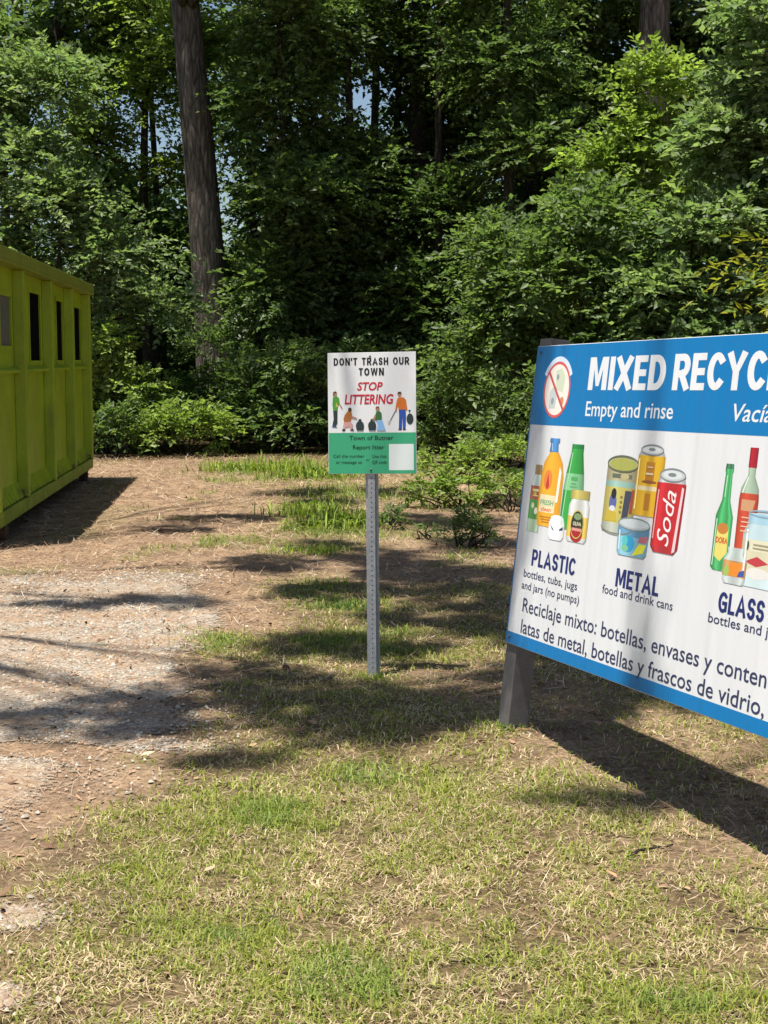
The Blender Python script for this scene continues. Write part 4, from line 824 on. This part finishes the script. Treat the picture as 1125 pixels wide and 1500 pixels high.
# ------------------------------------------------------------------ large blue recycling board
def board():
    K = 1.07
    u = Vector((.367, -.93, .02)).normalized(); v = Vector((.106, .063, .992)); v = (v - u * v.dot(u)).normalized(); n = -(u.cross(v)).normalized()   # n points away behind the board
    if n.dot(Vector((1, 1, 0))) < 0: n = -n
    P0 = Vector((.499 * K, 5.76 * K, 1.65 - (1.65 - .486) * K)); hb = P0.z / v.z
    o = P0 - v * hb
    m4 = Matrix(((u.x, n.x, v.x, o.x), (u.y, n.y, v.y, o.y), (u.z, n.z, v.z, o.z), (0, 0, 0, 1)))
    root = empty('recycling_board', mat=m4); tag(root, 'large blue and white mixed recycling board on grey posts at the right', 'sign')
    Wd = 2.44 * K; Hh = 1.22 * K; wh = (.66, .675, .69)
    # panel: a subdivided sheet with real thickness
    mb = MB(); mb.box(0, Wd, 0, .012, hb, hb + Hh, wh); pn = mb.build('panel', M_BILL, root, color=True, bevel=.002)
    f = lambda s, t, off: (s * K, -off, hb + t * K)
    BLU = (.002, .165, .42); NAV = (.012, .022, .13); GY = (.028, .036, .095); WT = (.70, .72, .74)
    a = Art(f); a.rect(.002, .90, 2.438, 1.218, BLU); a.build('header_band', M_BILL, pn)
    a = Art(f); a.rect(.002, .002, 2.438, .05, BLU); a.rect(.002, .05, .012, .90, BLU); a.rect(2.428, .05, 2.438, .90, BLU); a.build('border', M_BILL, pn)
    a = Art(f, off=.0007); a.block('MIXED', .446, 1.041, .124, .974, WT, .225, .085); a.block('RECYCLING', 1.022, 1.041, .124, 1.898, WT, .225, .075); a.build('title_lettering', M_BILL, pn)
    a = Art(f, off=.0007); a.text('Empty and rinse', .45, .943, .056, 1.047, WT, bold=.008); a.build('lettering', M_BILL, pn)
    a = Art(f, off=.0007); a.text('Vacíe y enjuague' if False else 'Vacía y enjuaga', 1.39, .943, .056, 2.0, WT, bold=.008, shear=.2); a.build('lettering', M_BILL, pn)
    for (tt, s0, s1, l1, l2) in (('PLASTIC', .152, .506, ('bottles, tubs, jugs', .098, .536, .285), ('and jars (no pumps)', .092, .561, .236)), ('METAL', .802, 1.084, ('food and drink cans', .718, 1.179, .302), None), ('GLASS', 1.43, 1.667, ('bottles and jars', 1.386, 1.772, .297), None)):
        a = Art(f, off=.0007); a.block(tt, s0, .336, .066, s1, NAV, .205, .09); a.build('lettering', M_BILL, pn)
        a = Art(f, off=.0007)
        for l in (l1, l2):
            if l: a.text(l[0], l[1], l[3], .031, l[2], GY, bold=.006)
        a.build('lettering', M_BILL, pn)
    a = Art(f, off=.0007); a.text('Reciclaje mixto: botellas, envases y contenedores', .12, .146, .055, 1.716, GY, upto='Reciclaje mixto: botellas, envases y conten', bold=.006); a.text('latas de metal, botellas y frascos de vidrio, etc.', .125, .060, .055, 1.722, GY, upto='latas de metal, botellas y frascos de vidrio,', bold=.006); a.build('lettering', M_BILL, pn)
    # crossed-out bags symbol with a white arc of words above
    a = Art(f, off=.0007); c = (.203, 1.042)
    a.ring(c[0], c[1], .128, .132, .02, (.62, .72, .86), 28, 152, 24); a.ell(c[0], c[1], .104, .108, (.80, .74, .66), 40); a.ring(c[0], c[1], .108, .112, .011, (.62, .10, .10))
    a.poly([(c[0] - .05, c[1] - .075), (c[0] + .0, c[1] - .075), (c[0] + .01, c[1] - .01), (c[0] - .02, c[1] + .02), (c[0] - .055, c[1] - .01)], (.52, .56, .56)); a.ell(c[0] - .025, c[1] - .045, .012, .014, (.25, .32, .36), 12)
    a.poly([(c[0] - .005, c[1] + .0), (c[0] + .05, c[1] - .01), (c[0] + .06, c[1] + .05), (c[0] + .03, c[1] + .085), (c[0] - .02, c[1] + .075)], (.56, .62, .46)); a.ell(c[0] + .0, c[1] + .05, .011, .012, (.25, .3, .34), 12); a.ell(c[0] + .05, c[1] - .045, .016, .018, (.6, .25, .12), 12)
    a.line([(c[0] - .078, c[1] + .074), (c[0] + .07, c[1] - .082)], .013, (.5, .08, .08)); a.build('prohibition_symbol', M_BILL, pn)
    # printed pictures ----------------------------------------------------------------------------------------------
    gl = (.75, 1.2, .9, .75, .85, 1.15, .6)
    a = Art(f, off=.0008)
    a.body([(.47, .05), (.66, .05), (.70, .028), (.74, .028)], [(.47, .52, (.45, .6, .42)), (.52, .60, (.10, .32, .08)), (.60, .655, (.45, .12, .08)), (.655, .70, (.55, .66, .62)), (.70, .74, (.33, .22, .1))], gl, 0, .128)
    for (x, z, r_, cc) in ((.11, .575, .012, (.7, .68, .5)), (.14, .555, .014, (.75, .72, .6)), (.12, .625, .012, (.6, .45, .1))): a.ell(x, z, r_, r_, cc, 12)
    a.body([(.50, .085), (.56, .094), (.70, .092), (.755, .075), (.785, .045), (.795, .034)], [(.50, .795, (.78, .38, .03))], (.8, 1.05, 1.15, 1.1, 1.0, .9, .75), 0, .245)
    a.rect(.165, .555, .29, .625, (.78, .68, .42)); a.text('FRESH', .172, .585, .02, .28, (.15, .36, .2), bold=.03); a.text('clean', .18, .56, .016, .265, (.7, .12, .06), bold=.02)
    a.body([(.796, .036), (.83, .03), (.835, .04), (.85, .04)], [(.796, .85, (.06, .22, .48))], (.6, .9, 1.4, 1.1, .8), 0, .238)
    a.ell(.215, .685, .034, .04, (.75, .22, .05), 20); a.poly([(.2, .66), (.215, .71), (.23, .66), (.215, .645)], (.5, .04, .03)); a.poly([(.292, .60), (.31, .60), (.318, .72), (.30, .74)], (.82, .80, .76))
    a.body([(.505, .082), (.66, .078), (.72, .068), (.80, .046), (.833, .045)], [(.505, .833, (.04, .33, .06)), (.655, .72, (.22, .52, .26)), (.815, .833, (.02, .22, .05))], (.55, 1.25, 1.1, .9, .85, .7, .45), 0, .425)
    a.body([(.462, .062), (.475, .078), (.60, .078), (.625, .062)], [(.462, .48, (.55, .58, .56)), (.48, .56, (.68, .50, .10)), (.56, .625, (.66, .68, .66))], gl, 0, .485); a.body([(.626, .072), (.66, .072)], [(.626, .66, (.50, .42, .12))], cx=.483)
    a.ell(.483, .53, .05, .055, (.03, .04, .025), 24); a.rect(.436, .488, .53, .535, (.05, .04, .03)); a.ell(.483, .49, .046, .028, (.38, .02, .025), 20); a.rect(.445, .505, .521, .516, (.65, .3, .25)); a.ell(.483, .56, .03, .013, (.2, .3, .14), 14); a.text('OLIVA', .452, .526, .014, .514, (.7, .66, .45), bold=.03)
    a.body([(.455, .045), (.47, .062), (.52, .062), (.54, .05)], [(.455, .54, (.84, .84, .83))], (.86, 1.02, 1.1, 1.05, 1.0, .9, .8), 0, .325); a.ell(.325, .54, .05, .012, (.86, .86, .85), 20)
    a.poly([(.276, .512), (.30, .498), (.312, .488), (.292, .494)], (.03, .04, .14)); a.poly([(.35, .492), (.38, .498), (.376, .51), (.352, .50)], (.03, .04, .14)); 
    for q in range(3): a.rect(.18 + .01 * q, .536 - .01 * q, .275 - .008 * q, .540 - .01 * q, (.55, .22, .03))
    a.rect(.395, .668, .452, .672, (.12, .4, .16)); a.rect(.40, .695, .45, .708, (.08, .36, .12)); a.rect(.40, .68, .44, .684, (.12, .4, .16)); a.line([(.36, .52), (.372, .66), (.392, .8)], .006, (.45, .72, .48))
    a.rect(.10, .632, .15, .642, (.72, .66, .3)); a.rect(.104, .612, .146, .618, (.7, .55, .2)); a.ring(.483, .53, .05, .055, .005, (.55, .45, .12)); a.line([(.432, .57), (.432, .615)], .006, (.86, .87, .86)); a.line([(.226, .80), (.222, .83)], .006, (.45, .6, .8))
    a.build('plastic_picture', M_BILL, pn)
    # metal
    a = Art(f, off=.0008); cx = .765
    a.body([(.525, .098), (.545, .106), (.775, .106)], [(.525, .56, (.42, .45, .38)), (.56, .69, (.50, .44, .12)), (.69, .712, (.28, .46, .40)), (.712, .775, (.40, .36, .22))], cx=cx); a.ell(cx, .775, .106, .03, (.42, .45, .32), 32); a.ell(cx, .773, .092, .023, (.36, .37, .09), 32)
    a.rect(.70, .722, .835, .738, (.12, .14, .1)); a.ell(.785, .73, .03, .012, (.45, .4, .2), 12)
    a.ell(.722, .633, .026, .036, (.10, .13, .34), 16); a.ell(.724, .665, .018, .02, (.02, .02, .03), 14); a.ell(.722, .61, .02, .012, (.65, .66, .68), 12); a.poly([(.79, .57), (.83, .57), (.845, .68), (.80, .68)], (.05, .055, .09)); a.poly([(.838, .60), (.858, .60), (.862, .685), (.845, .685)], (.30, .06, .03)); a.poly([(.68, .565), (.76, .565), (.75, .6), (.69, .605)], (.52, .40, .05))
    a.body([(.60, .08), (.61, .086), (.81, .086), (.832, .07)], [(.60, .812, (.74, .44, .025)), (.69, .705, (.80, .66, .4)), (.812, .832, (.5, .52, .52))], (.55, .85, 1.2, .8, 1.1, .95, .55), 0, .948); a.ell(.948, .832, .072, .019, (.50, .53, .54), 24); a.ell(.945, .833, .055, .012, (.62, .65, .66), 20); a.ell(.945, .834, .022, .006, (.2, .23, .25), 12)
    a.rect(.92, .715, .975, .79, (.52, .22, .02)); a.rect(.93, .62, .965, .68, (.5, .2, .02)); a.ell(.948, .72, .05, .006, (.3, .1, .03), 12)
    a.body([(.485, .062), (.505, .084), (.72, .088), (.75, .074)], [(.485, .505, (.42, .03, .04)), (.505, .725, (.50, .022, .03)), (.725, .75, (.48, .5, .52))], (.5, 1.35, .95, .85, .9, 1.0, .55), .03, 1.083); a.ell(1.092, .752, .078, .023, (.48, .51, .52), 24); a.ell(1.09, .753, .058, .015, (.6, .64, .65), 20); a.ell(1.088, .753, .026, .007, (.18, .21, .22), 12)
    a.poly([(1.135, .49), (1.152, .496), (1.168, .71), (1.156, .715)], (.72, .55, .56)); a.text('Soda', 1.108, .508, .075, None, (.80, .74, .74), shear=.3, rot=math.pi / 2 - .1)
    a.body([(.452, .082), (.465, .098), (.545, .104), (.565, .1)], [(.452, .52, (.22, .46, .58)), (.52, .565, (.12, .28, .44))], (.85, 1.3, 1.15, .9, .8, .8, .6), 0, .883); a.ell(.883, .566, .106, .024, (.40, .46, .47), 32); a.ell(.88, .57, .095, .017, (.52, .58, .60), 28)
    a.ell(.86, .495, .04, .03, (.03, .30, .55), 18); a.ell(.835, .505, .02, .018, (.1, .5, .5), 14); a.poly([(.89, .455), (.96, .47), (.975, .5), (.93, .50)], (.68, .66, .04)); a.poly([(.92, .505), (.975, .505), (.98, .53), (.93, .525)], (.42, .12, .16)); a.ell(.84, .478, .024, .012, (.2, .5, .28), 12); 
    a.ring(cx, .775, .107, .031, .006, (.12, .13, .08)); a.ring(.948, .832, .073, .02, .005, (.2, .22, .23)); a.ring(1.092, .752, .079, .024, .005, (.2, .22, .23)); a.ring(.883, .566, .106, .024, .005, (.2, .25, .26)); a.ring(cx, .545, .106, .026, .005, (.2, .22, .14), 180, 360)
    for q in range(4): a.rect(.772, .60 + .018 * q, .786, .606 + .018 * q, (.2, .17, .05))
    a.rect(.925, .745, .97, .752, (.8, .7, .45)); a.rect(.93, .77, .965, .774, (.8, .7, .45)); a.line([(.874, .62), (.874, .80)], .008, (.88, .70, .3)); a.line([(1.012, .53), (1.018, .70)], .008, (.75, .35, .36)); a.line([(.80, .47), (.796, .54)], .008, (.6, .78, .82))
    a.build('metal_picture', M_BILL, pn)
    # glass
    a = Art(f, off=.0008)
    a.body([(.465, .03), (.475, .046), (.64, .046), (.69, .022), (.775, .018), (.785, .022), (.807, .02)], [(.465, .79, (.06, .36, .12)), (.79, .807, (.05, .17, .09))], (.55, .8, 1.5, 1.1, .75, 1.5, .5), 0, 1.408); a.poly([(1.376, .51), (1.41, .495), (1.442, .525), (1.438, .60), (1.378, .605)], (.72, .62, .16)); a.ell(1.408, .60, .03, .018, (.52, .2, .04), 16); a.text('DORA', 1.378, .553, .02, 1.44, (.55, .08, .03), bold=.04)
    a.body([(.47, .046), (.70, .05), (.735, .045), (.775, .018), (.80, .018), (.803, .021), (.863, .021)], [(.47, .72, (.52, .07, .035)), (.72, .80, (.36, .48, .36)), (.80, .863, (.38, .015, .03))], (.6, .95, 1.15, 1.0, .9, .8, .55), 0, 1.525); a.poly([(1.49, .665), (1.55, .665), (1.56, .70), (1.49, .70)], (.55, .3, .16))
    a.body([(.435, .1), (.45, .112), (.60, .112), (.628, .095), (.662, .095)], [(.435, .47, (.55, .68, .70)), (.47, .58, (.60, .57, .40)), (.58, .628, (.48, .62, .66)), (.628, .662, (.35, .55, .66))], (.7, 1.1, 1.0, 1.05, 1.1, .95, .65), 0, 1.63)
    a.rect(1.56, .545, 1.70, .58, (.68, .66, .48)); a.poly([(1.54, .51), (1.60, .53), (1.66, .512), (1.60, .498)], (.48, .05, .06)); a.ell(1.61, .478, .06, .018, (.72, .70, .66), 18); a.ell(1.545, .56, .01, .016, (.08, .09, .06), 10); a.poly([(1.67, .47), (1.735, .48), (1.735, .5), (1.67, .495)], (.5, .06, .08))
    a.body([(.432, .048), (.445, .06), (.505, .062), (.53, .042), (.546, .046)], [(.432, .455, (.55, .6, .6)), (.455, .505, (.55, .3, .12)), (.505, .546, (.52, .6, .58))], gl, 0, 1.493); a.poly([(1.455, .46), (1.515, .455), (1.53, .498), (1.47, .5)], (.72, .24, .03)); a.poly([(1.51, .457), (1.545, .46), (1.545, .48), (1.52, .475)], (.05, .09, .32)); a.ell(1.452, .47, .014, .018, (.3, .5, .12), 10); 
    a.line([(1.372, .48), (1.372, .63)], .005, (.5, .78, .55)); a.line([(1.40, .70), (1.402, .77)], .005, (.45, .7, .5)); a.line([(1.49, .72), (1.512, .77)], .006, (.7, .8, .72)); a.line([(1.54, .48), (1.54, .61)], .008, (.85, .88, .88)); a.ring(1.63, .662, .095, .012, .005, (.25, .4, .5))
    for q in range(4): a.rect(1.50, .60 + .014 * q, 1.545 - .006 * (q % 2), .604 + .014 * q, (.75, .45, .3))
    for q in range(2): a.rect(1.575, .553 + .011 * q, 1.67, .557 + .011 * q, (.35, .3, .18))
    a.build('glass_picture', M_BILL, pn)
    # further pictures on the part of the board outside the photograph are left as plain white
    pw = .098
    for s0 in (-.012, Wd - .12):
        mb = MB(); mb.box(s0, s0 + pw, .014, .014 + pw, -.5, hb + Hh + .035); mb.build('post', M_POST, root, bevel=.004)
    for (s0, z) in ((.035, hb + .03), (.035, hb + Hh - .03), (Wd - .07, hb + .03), (Wd - .07, hb + Hh - .03)):
        mb = MB(); mb.tube([(s0, -.006, z), (s0, -.001, z)], [.005, .007], 8); mb.build('bolt', M_BOLT, root, True)
board()

# ------------------------------------------------------------------ small things lying about
def pine_cone(label, x, y, s):
    mb = MB(); random.seed(4)
    for i in range(9):
        t = i / 8; r = s * (.5 * math.sin(math.pi * (t * .85 + .12)) + .08)
        for k in range(8):
            a = (k + i * .5) * math.pi / 4; c = (math.cos(a), math.sin(a)); q = s * (t - .5) * 1.3
            mb.add([(c[0] * r * .4 - c[1] * r * .3, q, c[1] * r * .4 + c[0] * r * .3), (c[0] * r * .4 + c[1] * r * .3, q, c[1] * r * .4 - c[0] * r * .3), (c[0] * r * 1.15, q + s * .12, c[1] * r * 1.15), (c[0] * r * .7, q - s * .05, c[1] * r * .7)], [(0, 1, 2), (1, 3, 2), (3, 0, 2)])
    mb.tube([(0, -s * .6, 0), (0, 0, 0), (0, s * .6, 0)], [s * .15, s * .3, s * .1], 8)
    o = mb.build('pine_cone', M_RUST); o.location = (x, y, float(ground_h(x, y)) + s * .4); o.rotation_euler = (.1, .2, .9); tag(o, label, 'pine cone')
pine_cone('dark brown pine cone on the shaded turf left of the sign post', -.52, 7.4, .035)
def stick(label, p0, p1, r, seed):
    rg = np.random.default_rng(seed); mb = MB(); z = lambda p: float(ground_h(*p)) + r * 1.5
    P = path((p0[0], p0[1], z(p0)), (p1[0], p1[1], z(p1) + .012), 7, r * 1.6, rg); mb.tube([(q[0] - p0[0], q[1] - p0[1], q[2]) for q in P], [r * (1 - .08 * i) for i in range(7)], 6)
    o = mb.build('stick', M_BARK, None, True); o.location = (p0[0], p0[1], 0); tag(o, label, 'stick', 'fallen sticks on the lawn')
stick('dark short stick lying in the grass below the shadow of the blue board', (.80, 4.52), (.97, 4.62), .006, 1)
stick('thin pale stick lying across the dry grass at the right edge', (1.0, 3.95), (1.2, 3.90), .003, 2)
stick('thin dark stick in the worn turf low in the middle', (.18, 3.75), (.36, 3.80), .003, 3)
def dry_leaf(label, x, y, s, rz, tone):
    me = np_mesh('dry_leaf', np.array([(-.5, 0, 0), (-.2, .22, .09), (.2, .2, .1), (.55, 0, .04), (.2, -.2, .06), (-.2, -.22, .1), (0, 0, -.01)]) * s, np.array([(0, 1, 6), (1, 2, 6), (2, 3, 6), (3, 4, 6), (4, 5, 6), (5, 0, 6)]), np.tile(tone, (7, 1)))
    o = link('dry_leaf', me, M_DEBRIS); o.location = (x, y, float(ground_h(x, y)) + .02); o.rotation_euler = (.15, -.2, rz); tag(o, label, 'leaf', 'dry leaves on the lawn')
dry_leaf('pale curled dead leaf in the grass left of the picture centre', -.56, 4.40, .04, .5, (.36, .28, .18))
dry_leaf('pale dead leaf on the bare patch near the bottom left corner', -.83, 3.46, .032, 1.8, (.38, .32, .23))
dry_leaf('tan dead leaf at the edge of the gravel under the shade line', -.98, 5.74, .06, .2, (.50, .38, .25))
dry_leaf('brown curled dead leaf in the dry grass below the blue board post', .72, 4.35, .05, 2.3, (.36, .22, .12))
